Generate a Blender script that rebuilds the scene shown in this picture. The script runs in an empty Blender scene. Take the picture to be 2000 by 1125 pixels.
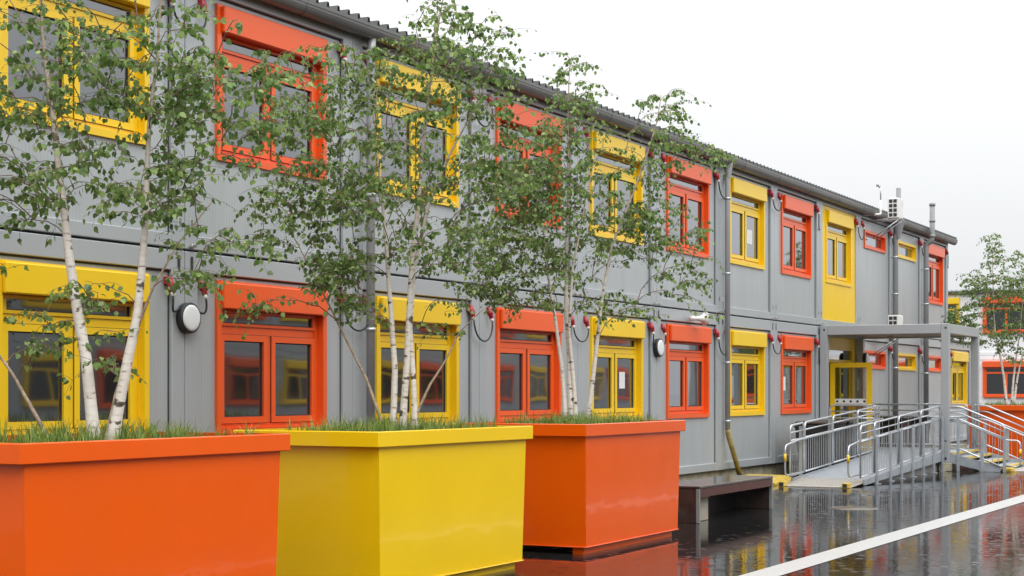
import bpy, math, random
from mathutils import Vector, Matrix
R = math.radians
sc = bpy.context.scene
COL = sc.collection

# ------------------------------------------------------------------ camera
cam = bpy.data.cameras.new('camera'); camo = bpy.data.objects.new('camera', cam); COL.objects.link(camo)
HC = 1.64
camo.location = (0, -10.265, HC)
camo.rotation_euler = (R(90), 0, R(27.539 - 90))
cam.sensor_width = 36; cam.lens = 57.6; cam.shift_y = 0.1006
cam.clip_start = 0.1; cam.clip_end = 2000
sc.camera = camo

# ------------------------------------------------------------------ sky, sun, exposure
SUN_EL, SUN_AZ = 52.0, 165.0           # azimuth measured from +X towards -Y side below
w = bpy.data.worlds.new('World'); sc.world = w; w.use_nodes = True
nt = w.node_tree; nt.nodes.clear()
def wn(t, **k):
    n = nt.nodes.new(t)
    for a, b in k.items(): setattr(n, a, b)
    return n
out = wn('ShaderNodeOutputWorld'); bg = wn('ShaderNodeBackground'); bg.inputs['Strength'].default_value = 0.1
sky = wn('ShaderNodeTexSky', sky_type='NISHITA'); sky.sun_disc = False
sky.sun_elevation = R(SUN_EL); sky.sun_rotation = R(160); sky.air_density = 1.0; sky.dust_density = 4.0
hs = wn('ShaderNodeHueSaturation'); hs.inputs['Saturation'].default_value = 0.12
tc = wn('ShaderNodeTexCoord'); sep = wn('ShaderNodeSeparateXYZ')
ramp = wn('ShaderNodeValToRGB')
ramp.color_ramp.elements[0].position = 0.0; ramp.color_ramp.elements[0].color = (0.885, 0.905, 0.925, 1)
ramp.color_ramp.elements[1].position = 1.0; ramp.color_ramp.elements[1].color = (1.0, 1.0, 1.0, 1)
noi = wn('ShaderNodeTexNoise'); noi.inputs['Scale'].default_value = 1.6; noi.inputs['Detail'].default_value = 3
m1 = wn('ShaderNodeMapRange'); m1.inputs['From Min'].default_value = 0; m1.inputs['From Max'].default_value = 1
m1.inputs['To Min'].default_value = 8.15; m1.inputs['To Max'].default_value = 29.5      # overcast: zenith brighter than horizon
m2 = wn('ShaderNodeMapRange'); m2.inputs['To Min'].default_value = 0.96; m2.inputs['To Max'].default_value = 1.04
mul = wn('ShaderNodeMath', operation='MULTIPLY')
vm = wn('ShaderNodeVectorMath', operation='SCALE'); mix = wn('ShaderNodeMix', data_type='RGBA'); mix.inputs['Factor'].default_value = 0.93
L = nt.links.new
L(tc.outputs['Generated'], sep.inputs[0]); L(sep.outputs['Z'], ramp.inputs[0]); pw = wn('ShaderNodeMath', operation='POWER'); pw.use_clamp = True; pw.inputs[1].default_value = 1.2; L(sep.outputs['Z'], pw.inputs[0]); L(pw.outputs[0], m1.inputs['Value'])
L(tc.outputs['Generated'], noi.inputs['Vector']); L(noi.outputs['Fac'], m2.inputs['Value'])
L(m1.outputs[0], mul.inputs[0]); L(m2.outputs[0], mul.inputs[1])
L(ramp.outputs['Color'], vm.inputs[0]); L(mul.outputs[0], vm.inputs['Scale'])
L(sky.outputs[0], hs.inputs['Color']); L(hs.outputs[0], mix.inputs['A']); L(vm.outputs[0], mix.inputs['B'])
L(mix.outputs['Result'], bg.inputs['Color']); L(bg.outputs[0], out.inputs[0])

sl = bpy.data.lights.new('sun', 'SUN'); sl.energy = 1.1; sl.angle = R(40); sl.color = (1, 0.97, 0.93)
so = bpy.data.objects.new('sun', sl); COL.objects.link(so)
sd = Vector((-0.50, -0.70, 0.95)).normalized()                    # towards the sun
so.rotation_euler = sd.to_track_quat('Z', 'Y').to_euler(); so.location = (10, -20, 30)
sky.sun_elevation = math.asin(sd.z); sky.sun_rotation = math.atan2(sd.x, sd.y)
sc.view_settings.view_transform = 'Standard'; sc.view_settings.look = 'None'
sc.view_settings.exposure = 0.12; sc.view_settings.gamma = 1
sc.cycles.max_bounces = 8; sc.cycles.caustics_reflective = False; sc.cycles.caustics_refractive = False
sc.cycles.sample_clamp_indirect = 6

# ------------------------------------------------------------------ materials
MAT = {}
def mat(name, col, rough=0.5, metal=0.0, ior=1.5, var=0.0, vscale=3.0, bump=0.0, bscale=30.0, coat=0.0, vdet=2.0, rvar=0.0):
    m = bpy.data.materials.new(name); m.use_nodes = True; MAT[name] = m
    t = m.node_tree; p = t.nodes['Principled BSDF']; lk = t.links.new
    p.inputs['Base Color'].default_value = (*col, 1); p.inputs['Roughness'].default_value = rough
    p.inputs['Metallic'].default_value = metal; p.inputs['IOR'].default_value = ior
    if coat: p.inputs['Coat Weight'].default_value = coat; p.inputs['Coat Roughness'].default_value = 0.03
    g = t.nodes.new('ShaderNodeNewGeometry')
    if var:
        n = t.nodes.new('ShaderNodeTexNoise'); n.inputs['Scale'].default_value = vscale; n.inputs['Detail'].default_value = vdet; n.inputs['Roughness'].default_value = 0.55
        lk(g.outputs['Position'], n.inputs['Vector'])
        mr = t.nodes.new('ShaderNodeMapRange'); mr.inputs['From Min'].default_value = 0.3; mr.inputs['From Max'].default_value = 0.7
        mr.inputs['To Min'].default_value = 1 - var; mr.inputs['To Max'].default_value = 1 + var
        lk(n.outputs['Fac'], mr.inputs['Value'])
        v = t.nodes.new('ShaderNodeVectorMath'); v.operation = 'SCALE'; v.inputs[0].default_value = col
        lk(mr.outputs[0], v.inputs['Scale']); lk(v.outputs[0], p.inputs['Base Color'])
        if rvar:
            r2 = t.nodes.new('ShaderNodeMapRange'); r2.inputs['From Min'].default_value = 0.3; r2.inputs['From Max'].default_value = 0.7
            r2.inputs['To Min'].default_value = rough * (1 - rvar); r2.inputs['To Max'].default_value = min(1, rough * (1 + rvar))
            lk(n.outputs['Fac'], r2.inputs['Value']); lk(r2.outputs[0], p.inputs['Roughness'])
    if bump:
        n = t.nodes.new('ShaderNodeTexNoise'); n.inputs['Scale'].default_value = bscale; n.inputs['Detail'].default_value = 4
        lk(g.outputs['Position'], n.inputs['Vector'])
        b = t.nodes.new('ShaderNodeBump'); b.inputs['Strength'].default_value = bump; b.inputs['Distance'].default_value = 0.02
        lk(n.outputs['Fac'], b.inputs['Height']); lk(b.outputs[0], p.inputs['Normal']); lk(b.outputs[0], p.inputs['Coat Normal'])
    return m

mat('panel_grey', (0.378, 0.408, 0.42), 0.30, ior=1.8, var=0.022, vscale=0.8)
mat('frame_grey', (0.36, 0.388, 0.405), 0.28, ior=1.8, var=0.025, vscale=0.9)
mat('dark_gap', (0.03, 0.03, 0.033), 0.7)
mat('roof_grey', (0.10, 0.105, 0.105), 0.5, var=0.1)
mat('gutter_grey', (0.17, 0.17, 0.165), 0.35, metal=0.35, var=0.12, vscale=2.5)
mat('pipe_zinc', (0.36, 0.37, 0.38), 0.4, metal=0.25, var=0.08)
mat('pipe_plastic', (0.25, 0.26, 0.27), 0.4, var=0.06)
mat('galvanised', (0.54, 0.57, 0.60), 0.34, metal=0.6, var=0.10, vscale=9.0)
mat('galvanised_dull', (0.42, 0.46, 0.50), 0.45, metal=0.45, var=0.12, vscale=7.0)
mat('chrome', (0.8, 0.8, 0.8), 0.2, metal=1.0)
mat('yellow', (0.85, 0.56, 0.012), 0.30, var=0.03, vscale=1.2)
mat('orange', (0.82, 0.108, 0.016), 0.30, var=0.03, vscale=1.2)
mat('yellow_planter', (0.87, 0.565, 0.006), 0.20, ior=1.38, var=0.03, vscale=1.4, vdet=9.0, bump=0.34, bscale=2.0, coat=0.35)
mat('orange_planter', (0.83, 0.105, 0.003), 0.20, ior=1.38, var=0.03, vscale=1.4, vdet=9.0, bump=0.34, bscale=2.0, coat=0.35)
def glazing(nm, ior):
    m = bpy.data.materials.new(nm); m.use_nodes = True; MAT[nm] = m
    t = m.node_tree; lk = t.links.new; t.nodes.remove(t.nodes['Principled BSDF'])
    d = t.nodes.new('ShaderNodeBsdfDiffuse'); d.inputs[0].default_value = (0.016, 0.017, 0.018, 1)
    gl = t.nodes.new('ShaderNodeBsdfGlossy'); gl.inputs['Roughness'].default_value = 0.03; gl.inputs[0].default_value = (0.92, 0.95, 0.98, 1)
    g = t.nodes.new('ShaderNodeNewGeometry'); n = t.nodes.new('ShaderNodeTexNoise'); n.inputs['Scale'].default_value = 1.3; n.inputs['Detail'].default_value = 1
    lk(g.outputs['Position'], n.inputs['Vector']); b = t.nodes.new('ShaderNodeBump'); b.inputs['Strength'].default_value = 0.09; b.inputs['Distance'].default_value = 0.02
    lk(n.outputs['Fac'], b.inputs['Height']); lk(b.outputs[0], gl.inputs['Normal'])
    f = t.nodes.new('ShaderNodeFresnel'); f.inputs['IOR'].default_value = ior       # four glass surfaces: R' = 4R / (1 + 3R)
    a = t.nodes.new('ShaderNodeMath'); a.operation = 'MULTIPLY'; a.inputs[1].default_value = 4; lk(f.outputs[0], a.inputs[0])
    c = t.nodes.new('ShaderNodeMath'); c.operation = 'MULTIPLY_ADD'; c.inputs[1].default_value = 3; c.inputs[2].default_value = 1; lk(f.outputs[0], c.inputs[0])
    q = t.nodes.new('ShaderNodeMath'); q.operation = 'DIVIDE'; lk(a.outputs[0], q.inputs[0]); lk(c.outputs[0], q.inputs[1])
    mx = t.nodes.new('ShaderNodeMixShader'); lk(q.outputs[0], mx.inputs[0]); lk(d.outputs[0], mx.inputs[1]); lk(gl.outputs[0], mx.inputs[2])
    lk(mx.outputs[0], t.nodes['Material Output'].inputs['Surface'])
glazing('pane', 1.62); glazing('pane_dark', 1.28)
mat('far_roof', (0.42, 0.43, 0.44), 0.5, var=0.1)
mat('skirt_grey', (0.26, 0.255, 0.245), 0.4, var=0.12, vscale=4)
mat('far_wall', (0.86, 0.88, 0.90), 0.45, var=0.03)
mat('concrete', (0.34, 0.31, 0.25), 0.55, var=0.2, vscale=4, bump=0.3, bscale=40)
mat('pipe_mossy', (0.30, 0.24, 0.075), 0.35, var=0.25, vscale=9)
mat('concrete_mossy', (0.40, 0.365, 0.26), 0.6, var=0.3, vscale=6, bump=0.3, bscale=40)
mat('wet_kerb_yellow', (0.62, 0.43, 0.05), 0.4, var=0.25, vscale=9)
mat('bench_slab', (0.05, 0.034, 0.03), 0.12, var=0.25, vscale=10)
mat('bench_steel', (0.22, 0.235, 0.235), 0.35, var=0.1)
mat('bench_core', (0.012, 0.012, 0.013), 0.3)
mat('bench_redwood', (0.075, 0.022, 0.017), 0.35, var=0.25, vscale=14)
mat('black_plastic', (0.022, 0.021, 0.022), 0.4, var=0.2, vscale=8)
mat('brown_plastic', (0.055, 0.036, 0.03), 0.35, var=0.2, vscale=8)
mat('red_plastic', (0.36, 0.018, 0.028), 0.3)
mat('white_plastic', (0.74, 0.74, 0.72), 0.35, var=0.04)
mat('lamp_glass', (0.72, 0.74, 0.75), 0.5)
mat('cable_black', (0.015, 0.015, 0.016), 0.45)
mat('paper', (0.70, 0.71, 0.70), 0.8)
mat('soil', (0.05, 0.035, 0.022), 0.9, var=0.4, vscale=20, bump=0.6, bscale=30)
mat('young_bark', (0.34, 0.26, 0.18), 0.6, var=0.45, vscale=26, vdet=4)
mat('twig', (0.17, 0.115, 0.08), 0.7, var=0.3, vscale=10)
mat('wood_soffit', (0.40, 0.33, 0.24), 0.55, var=0.3, vscale=6)
mat('marking_white', (0.46, 0.47, 0.465), 0.30, var=0.10, vscale=16, vdet=6)
mat('cover_iron', (0.085, 0.075, 0.055), 0.22, var=0.3, vscale=14)
mat('tread_pale', (0.47, 0.45, 0.41), 0.45, metal=0.2, var=0.1, vscale=14)

def wet_ground():
    m = bpy.data.materials.new('wet_asphalt'); m.use_nodes = True; MAT['wet_asphalt'] = m
    t = m.node_tree; p = t.nodes['Principled BSDF']; lk = t.links.new
    g = t.nodes.new('ShaderNodeNewGeometry')
    n1 = t.nodes.new('ShaderNodeTexNoise'); n1.inputs['Scale'].default_value = 0.55; n1.inputs['Detail'].default_value = 5
    n2 = t.nodes.new('ShaderNodeTexNoise'); n2.inputs['Scale'].default_value = 160; n2.inputs['Detail'].default_value = 2
    n3 = t.nodes.new('ShaderNodeTexNoise'); n3.inputs['Scale'].default_value = 9; n3.inputs['Detail'].default_value = 3
    n4 = t.nodes.new('ShaderNodeTexVoronoi'); n4.inputs['Scale'].default_value = 5.5
    for n in (n1, n2, n3, n4): lk(g.outputs['Position'], n.inputs['Vector'])
    cr = t.nodes.new('ShaderNodeMapRange'); cr.inputs['From Min'].default_value = 0.35; cr.inputs['From Max'].default_value = 0.65
    cr.inputs['To Min'].default_value = 0.010; cr.inputs['To Max'].default_value = 0.024; lk(n2.outputs['Fac'], cr.inputs['Value'])
    cc = t.nodes.new('ShaderNodeCombineColor')
    for k in range(3): lk(cr.outputs[0], cc.inputs[k])
    lk(cc.outputs[0], p.inputs['Base Color'])
    rr = t.nodes.new('ShaderNodeMapRange'); rr.inputs['From Min'].default_value = 0.38; rr.inputs['From Max'].default_value = 0.62
    rr.inputs['To Min'].default_value = 0.015; rr.inputs['To Max'].default_value = 0.065; lk(n1.outputs['Fac'], rr.inputs['Value'])
    lk(rr.outputs[0], p.inputs['Roughness']); p.inputs['IOR'].default_value = 1.30
    # rings where raindrops land
    sn = t.nodes.new('ShaderNodeMath'); sn.operation = 'MULTIPLY'; sn.inputs[1].default_value = 95; lk(n4.outputs['Distance'], sn.inputs[0])
    s2 = t.nodes.new('ShaderNodeMath'); s2.operation = 'SINE'; lk(sn.outputs[0], s2.inputs[0])
    fo = t.nodes.new('ShaderNodeMapRange'); fo.inputs['From Min'].default_value = 0.10; fo.inputs['From Max'].default_value = 0.34
    fo.inputs['To Min'].default_value = 1; fo.inputs['To Max'].default_value = 0; lk(n4.outputs['Distance'], fo.inputs['Value'])
    s3 = t.nodes.new('ShaderNodeMath'); s3.operation = 'MULTIPLY'; lk(s2.outputs[0], s3.inputs[0]); lk(fo.outputs[0], s3.inputs[1])
    b1 = t.nodes.new('ShaderNodeBump'); b1.inputs['Strength'].default_value = 0.05; b1.inputs['Distance'].default_value = 0.01; lk(s3.outputs[0], b1.inputs['Height'])
    b2 = t.nodes.new('ShaderNodeBump'); b2.inputs['Strength'].default_value = 0.055; b2.inputs['Distance'].default_value = 0.02
    lk(n3.outputs['Fac'], b2.inputs['Height']); lk(b1.outputs[0], b2.inputs['Normal'])
    lk(b2.outputs[0], p.inputs['Normal'])
wet_ground()

def birch_bark():
    m = bpy.data.materials.new('birch_bark'); m.use_nodes = True; MAT['birch_bark'] = m
    t = m.node_tree; p = t.nodes['Principled BSDF']; lk = t.links.new; p.inputs['Roughness'].default_value = 0.65
    g = t.nodes.new('ShaderNodeNewGeometry')
    mp = t.nodes.new('ShaderNodeMapping'); mp.inputs['Scale'].default_value = (11, 11, 42); lk(g.outputs['Position'], mp.inputs['Vector'])
    n = t.nodes.new('ShaderNodeTexNoise'); n.inputs['Scale'].default_value = 1; n.inputs['Detail'].default_value = 3; lk(mp.outputs[0], n.inputs['Vector'])
    mp2 = t.nodes.new('ShaderNodeMapping'); mp2.inputs['Scale'].default_value = (7, 7, 13); lk(g.outputs['Position'], mp2.inputs['Vector'])
    k = t.nodes.new('ShaderNodeTexNoise'); k.inputs['Scale'].default_value = 1; k.inputs['Detail'].default_value = 2; lk(mp2.outputs[0], k.inputs['Vector'])
    r1 = t.nodes.new('ShaderNodeValToRGB'); e = r1.color_ramp.elements
    e[0].position = 0.31; e[0].color = (0.24, 0.20, 0.16, 1); e[1].position = 0.38; e[1].color = (0.66, 0.60, 0.52, 1)
    x = e.new(0.6); x.color = (0.74, 0.70, 0.64, 1); lk(n.outputs['Fac'], r1.inputs[0])
    r2 = t.nodes.new('ShaderNodeValToRGB'); e = r2.color_ramp.elements
    e[0].position = 0.33; e[0].color = (0.14, 0.12, 0.10, 1); e[1].position = 0.375; e[1].color = (1, 1, 1, 1); lk(k.outputs['Fac'], r2.inputs[0])
    mx = t.nodes.new('ShaderNodeMix'); mx.data_type = 'RGBA'; mx.blend_type = 'MULTIPLY'; mx.inputs['Factor'].default_value = 1
    lk(r1.outputs[0], mx.inputs['A']); lk(r2.outputs[0], mx.inputs['B'])
    sp = t.nodes.new('ShaderNodeSeparateXYZ'); lk(g.outputs['Position'], sp.inputs[0])      # young bark higher up is tan
    hr = t.nodes.new('ShaderNodeMapRange'); hr.inputs['From Min'].default_value = 2.6; hr.inputs['From Max'].default_value = 4.2; hr.inputs['To Max'].default_value = 0.8; lk(sp.outputs['Z'], hr.inputs['Value'])
    my = t.nodes.new('ShaderNodeMix'); my.data_type = 'RGBA'; my.inputs['B'].default_value = (0.34, 0.23, 0.15, 1); lk(hr.outputs[0], my.inputs['Factor']); lk(mx.outputs['Result'], my.inputs['A'])
    lk(my.outputs['Result'], p.inputs['Base Color'])
birch_bark()

def leafy(name, dark, mid, light, trans=0.42, rough=0.36):
    m = bpy.data.materials.new(name); m.use_nodes = True; MAT[name] = m
    t = m.node_tree; p = t.nodes['Principled BSDF']; lk = t.links.new
    g = t.nodes.new('ShaderNodeNewGeometry'); r = t.nodes.new('ShaderNodeValToRGB'); e = r.color_ramp.elements
    e[0].position = 0.0; e[0].color = (*dark, 1); e[1].position = 1.0; e[1].color = (*light, 1); x = e.new(0.6); x.color = (*mid, 1)
    lk(g.outputs['Random Per Island'], r.inputs[0]); lk(r.outputs[0], p.inputs['Base Color']); p.inputs['Roughness'].default_value = rough
    tr = t.nodes.new('ShaderNodeBsdfTranslucent'); lk(r.outputs[0], tr.inputs['Color'])
    mx = t.nodes.new('ShaderNodeMixShader'); mx.inputs[0].default_value = trans
    o = t.nodes['Material Output']; lk(p.outputs[0], mx.inputs[1]); lk(tr.outputs[0], mx.inputs[2]); lk(mx.outputs[0], o.inputs['Surface'])
leafy('birch_leaf', (0.075, 0.135, 0.036), (0.175, 0.290, 0.074), (0.35, 0.47, 0.14))
leafy('grass_blade', (0.07, 0.14, 0.02), (0.19, 0.30, 0.045), (0.42, 0.46, 0.13), 0.35, 0.5)

def panel_lines():
    # wall sheets carry a fine vertical profile
    m = MAT['panel_grey']; t = m.node_tree; p = t.nodes['Principled BSDF']; lk = t.links.new
    g = t.nodes.new('ShaderNodeNewGeometry'); wv = t.nodes.new('ShaderNodeTexWave'); wv.bands_direction = 'X'; wv.inputs['Scale'].default_value = 7.0
    wv.inputs['Distortion'].default_value = 0; lk(g.outputs['Position'], wv.inputs['Vector'])
    n = t.nodes.new('ShaderNodeTexNoise'); n.inputs['Scale'].default_value = 1.4; lk(g.outputs['Position'], n.inputs['Vector'])
    b = t.nodes.new('ShaderNodeBump'); b.inputs['Strength'].default_value = 0.10; b.inputs['Distance'].default_value = 0.01; lk(wv.outputs['Fac'], b.inputs['Height'])
    b2 = t.nodes.new('ShaderNodeBump'); b2.inputs['Strength'].default_value = 0.05; b2.inputs['Distance'].default_value = 0.03; lk(n.outputs['Fac'], b2.inputs['Height']); lk(b.outputs[0], b2.inputs['Normal'])
    lk(b2.outputs[0], p.inputs['Normal'])
    mp = t.nodes.new('ShaderNodeMapping'); mp.inputs['Scale'].default_value = (5, 5, 0.35); lk(g.outputs['Position'], mp.inputs['Vector'])
    sn = t.nodes.new('ShaderNodeTexNoise'); sn.inputs['Scale'].default_value = 1; sn.inputs['Detail'].default_value = 5; lk(mp.outputs[0], sn.inputs['Vector'])
    mr = t.nodes.new('ShaderNodeMapRange'); mr.inputs['From Min'].default_value = 0.35; mr.inputs['From Max'].default_value = 0.7; mr.inputs['To Min'].default_value = 1.03; mr.inputs['To Max'].default_value = 0.93; lk(sn.outputs['Fac'], mr.inputs['Value'])
    src = p.inputs['Base Color'].links[0].from_socket; sc_ = t.nodes.new('ShaderNodeVectorMath'); sc_.operation = 'SCALE'; lk(src, sc_.inputs[0]); lk(mr.outputs[0], sc_.inputs['Scale']); lk(sc_.outputs[0], p.inputs['Base Color'])
panel_lines()

# ------------------------------------------------------------------ mesh helpers
class MB:
    def __init__(s): s.v = []; s.f = []; s.mi = []; s.smooth = []
    def face(s, idx, mi=0, sm=False): s.f.append(tuple(idx)); s.mi.append(mi); s.smooth.append(sm)
    def box(s, x0, x1, y0, y1, z0, z1, mi=0):
        b = len(s.v)
        s.v += [(x, y, z) for z in (z0, z1) for y in (y0, y1) for x in (x0, x1)]
        for q in ((0, 2, 3, 1), (4, 5, 7, 6), (0, 1, 5, 4), (2, 6, 7, 3), (0, 4, 6, 2), (1, 3, 7, 5)): s.face([b + i for i in q], mi)
        return s
    def bbox(s, x0, x1, y0, y1, z0, z1, c=0.01, mi=0):
        """box with chamfered edges"""
        b = len(s.v); X = (x0, x1); Y = (y0, y1); Z = (z0, z1); sg = (1, -1); idx = {}
        for i in (0, 1):
            for j in (0, 1):
                for k in (0, 1):
                    px, py, pz = X[i], Y[j], Z[k]; ax, ay, az = c * sg[i], c * sg[j], c * sg[k]
                    idx[i, j, k] = len(s.v)
                    s.v += [(px, py + ay, pz + az), (px + ax, py, pz + az), (px + ax, py + ay, pz)]
        def F(ids, flip): s.face(ids[::-1] if flip else ids, mi)
        g = lambda i, j, k, a: idx[i, j, k] + a
        for i in (0, 1): F([g(i, 0, 0, 0), g(i, 1, 0, 0), g(i, 1, 1, 0), g(i, 0, 1, 0)], i == 0)
        for j in (0, 1): F([g(0, j, 0, 1), g(0, j, 1, 1), g(1, j, 1, 1), g(1, j, 0, 1)], j == 0)
        for k in (0, 1): F([g(0, 0, k, 2), g(1, 0, k, 2), g(1, 1, k, 2), g(0, 1, k, 2)], k == 0)
        for i in (0, 1):
            for j in (0, 1): F([g(i, j, 0, 0), g(i, j, 1, 0), g(i, j, 1, 1), g(i, j, 0, 1)], (i + j) % 2 == 0)
            for k in (0, 1): F([g(i, 0, k, 0), g(i, 0, k, 2), g(i, 1, k, 2), g(i, 1, k, 0)], (i + k) % 2 == 0)
        for j in (0, 1):
            for k in (0, 1): F([g(0, j, k, 1), g(1, j, k, 1), g(1, j, k, 2), g(0, j, k, 2)], (j + k) % 2 == 0)
        for i in (0, 1):
            for j in (0, 1):
                for k in (0, 1): F([g(i, j, k, 0), g(i, j, k, 1), g(i, j, k, 2)], (i + j + k) % 2 == 0)
        return s
    def ring(s, x0, x1, z0, z1, wl, wr, wb, wt, y0, y1, mi=0):
        """rectangular frame in the xz plane, mitred as one closed solid"""
        b = len(s.v); o = [(x0, z0), (x1, z0), (x1, z1), (x0, z1)]; n = [(x0 + wl, z0 + wb), (x1 - wr, z0 + wb), (x1 - wr, z1 - wt), (x0 + wl, z1 - wt)]
        for y in (y0, y1):
            s.v += [(x, y, z) for x, z in o] + [(x, y, z) for x, z in n]
        for k in range(4):
            l = (k + 1) % 4
            s.face([b + k, b + l, b + 4 + l, b + 4 + k], mi); s.face([b + 8 + l, b + 8 + k, b + 12 + k, b + 12 + l], mi)
            s.face([b + l, b + k, b + 8 + k, b + 8 + l], mi); s.face([b + 4 + k, b + 4 + l, b + 12 + l, b + 12 + k], mi)
        return s
    def tube(s, pts, r, n=8, mi=0, caps=True, sm=True):
        pts = [Vector(p) for p in pts]; m = len(pts)
        rs = r if isinstance(r, (list, tuple)) else [r] * m
        up = None; base = len(s.v)
        for i, p in enumerate(pts):
            d = (pts[min(i + 1, m - 1)] - pts[max(i - 1, 0)])
            if d.length < 1e-9: d = Vector((0, 0, 1))
            d.normalize()
            if up is None:
                up = Vector((0, 0, 1)) if abs(d.z) < 0.9 else Vector((1, 0, 0))
            a = d.cross(up)
            if a.length < 1e-4: a = d.cross(Vector((0.3, 1, 0.2)))
            a.normalize(); up = a.cross(d).normalized()
            for k in range(n):
                t = 2 * math.pi * k / n; q = p + (a * math.cos(t) + up * math.sin(t)) * rs[i]; s.v.append(tuple(q))
        for i in range(m - 1):
            for k in range(n):
                l = (k + 1) % n; A = base + i * n
                s.face([A + l, A + k, A + n + k, A + n + l], mi, sm)
        if caps:
            s.face([base + k for k in range(n)], mi); s.face([base + (m - 1) * n + k for k in range(n)][::-1], mi)
        return s
    def lathe(s, prof, origin, axis='y', n=24, mi=0, sm=True):
        """prof: (radius, along) pairs turned about the axis"""
        o = Vector(origin); b = len(s.v)
        A, U, W = {'y': (Vector((0, 1, 0)), Vector((1, 0, 0)), Vector((0, 0, 1))), 'z': (Vector((0, 0, 1)), Vector((1, 0, 0)), Vector((0, 1, 0))), 'x': (Vector((1, 0, 0)), Vector((0, 1, 0)), Vector((0, 0, 1)))}[axis] if isinstance(axis, str) else axis
        for r, h in prof:
            for k in range(n):
                t = 2 * math.pi * k / n; s.v.append(tuple(o + A * h + (U * math.cos(t) + W * math.sin(t)) * r))
        for i in range(len(prof) - 1):
            for k in range(n):
                l = (k + 1) % n; s.face([b + i * n + k, b + i * n + l, b + (i + 1) * n + l, b + (i + 1) * n + k], mi, sm)
        return s
    def sweep(s, prof, a, bb, mi=0, axis='x'):
        """closed (p,q) profile extruded along x (or y) from a to bb"""
        b = len(s.v); n = len(prof)
        for t in (a, bb): s.v += [((t, p, q) if axis == 'x' else (p, t, q)) for p, q in prof]
        for k in range(n):
            l = (k + 1) % n; s.face([b + k, b + l, b + n + l, b + n + k], mi)
        s.face([b + k for k in range(n)][::-1], mi); s.face([b + n + k for k in range(n)], mi)
        return s
    def mesh(s, name, mats):
        me = bpy.data.meshes.new(name); me.from_pydata(s.v, [], s.f)
        for m in (mats if isinstance(mats, (list, tuple)) else [mats]): me.materials.append(MAT[m])
        me.polygons.foreach_set('material_index', s.mi); me.polygons.foreach_set('use_smooth', s.smooth)
        me.update(); return me
    def build(s, name, mats, parent=None, loc=(0, 0, 0)):
        o = bpy.data.objects.new(name, s.mesh(name, mats)); COL.objects.link(o); o.location = loc
        if parent: o.parent = parent
        return o
def thing(name, label, cat, loc=(0, 0, 0), rz=0, group=None):
    o = bpy.data.objects.new(name, None); COL.objects.link(o); o.location = loc; o.rotation_euler = (0, 0, rz); o.empty_display_size = 0.2
    return tag(o, label, cat, group)
def tag(o, label=None, cat=None, group=None, kind=None):
    if label: o['label'] = label
    if cat: o['category'] = cat
    if group: o['group'] = group
    if kind: o['kind'] = kind
    return o
CH = {}
def copy_tree(o, parent=None):
    c = o.copy(); COL.objects.link(c)
    if parent: c.parent = parent
    for k in [x for x in list(COL.objects) if x.parent == o]: copy_tree(k, c)
    return c
def arc(p, q, r, n=4):
    return None
def rounded(pts, r=0.08, n=4):
    """polyline with rounded corners"""
    pts = [Vector(p) for p in pts]; outp = [pts[0]]
    for i in range(1, len(pts) - 1):
        a, b, c = pts[i - 1], pts[i], pts[i + 1]
        d1 = (a - b); d2 = (c - b); k = min(r, d1.length * 0.45, d2.length * 0.45)
        p, q = b + d1.normalized() * k, b + d2.normalized() * k
        for j in range(n + 1):
            t = j / n; outp.append(p * (1 - t) ** 2 + b * 2 * t * (1 - t) + q * t * t)
    return outp + [pts[-1]]

# ------------------------------------------------------------------ ground and markings
g = MB(); g.v += [(-600, -600, 0), (600, -600, 0), (600, 600, 0), (-600, 600, 0)]; g.face([0, 1, 2, 3])
tag(g.build('ground', 'wet_asphalt'), 'wet dark asphalt yard mirroring the coloured facade', kind='structure')
def sheet(name, quad, m, z=0.004):
    b = MB(); n = len(quad); b.v += [(x, y, z) for x, y in quad]; b.face(range(n)); return b.build(name, m)
tag(sheet('road_marking', [(4, -5.55), (26.0, -5.79), (48, -6.0), (48, -5.67), (26.0, -5.46), (4, -5.24)], 'marking_white'), 'long white painted line across the wet asphalt', kind='structure')
tag(sheet('road_marking', [(34.15, -3.72), (34.4, -4.1), (40.5, -4.1), (40.5, -3.62), (36.4, -3.58)], 'marking_white'), 'short white painted bar at the foot of the metal steps', kind='structure')
mc = MB(); mc.lathe([(0.0, 0.006), (0.27, 0.006), (0.275, 0.003), (0.30, 0.003), (0.302, 0.008), (0.33, 0.008), (0.34, 0.0)], (22.55, -3.9, 0), 'z', 36)
tag(mc.build('manhole_cover', 'cover_iron'), 'round iron manhole cover in the wet asphalt beside the white line', 'manhole cover')

rnd = random.Random(5); rp_ = MB()
for k in range(1500):
    x_, y_ = rnd.uniform(8, 36), rnd.uniform(-9.5, -1.2)
    if (y_ > -3.9 and x_ < 22) or -6.1 < y_ < -5.1 or (y_ > -2.9 and x_ > 26.5): continue
    r_ = rnd.uniform(0.012, 0.035); h_ = r_ * rnd.uniform(0.06, 0.11)
    rp_.lathe([(r_ * 1.6, 0.0005), (r_, 0.0005 + h_), (r_ * 0.5, 0.0005 + h_ * 0.4), (0.0, 0.0005 + h_ * 0.9)], (x_, y_, 0), 'z', 10)
mat('rain_water', (0.02, 0.02, 0.021), 0.03, ior=1.34)
tag(rp_.build('raindrop_ripples', 'rain_water'), 'tiny raindrop splashes all over the wet asphalt', kind='stuff')

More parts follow.
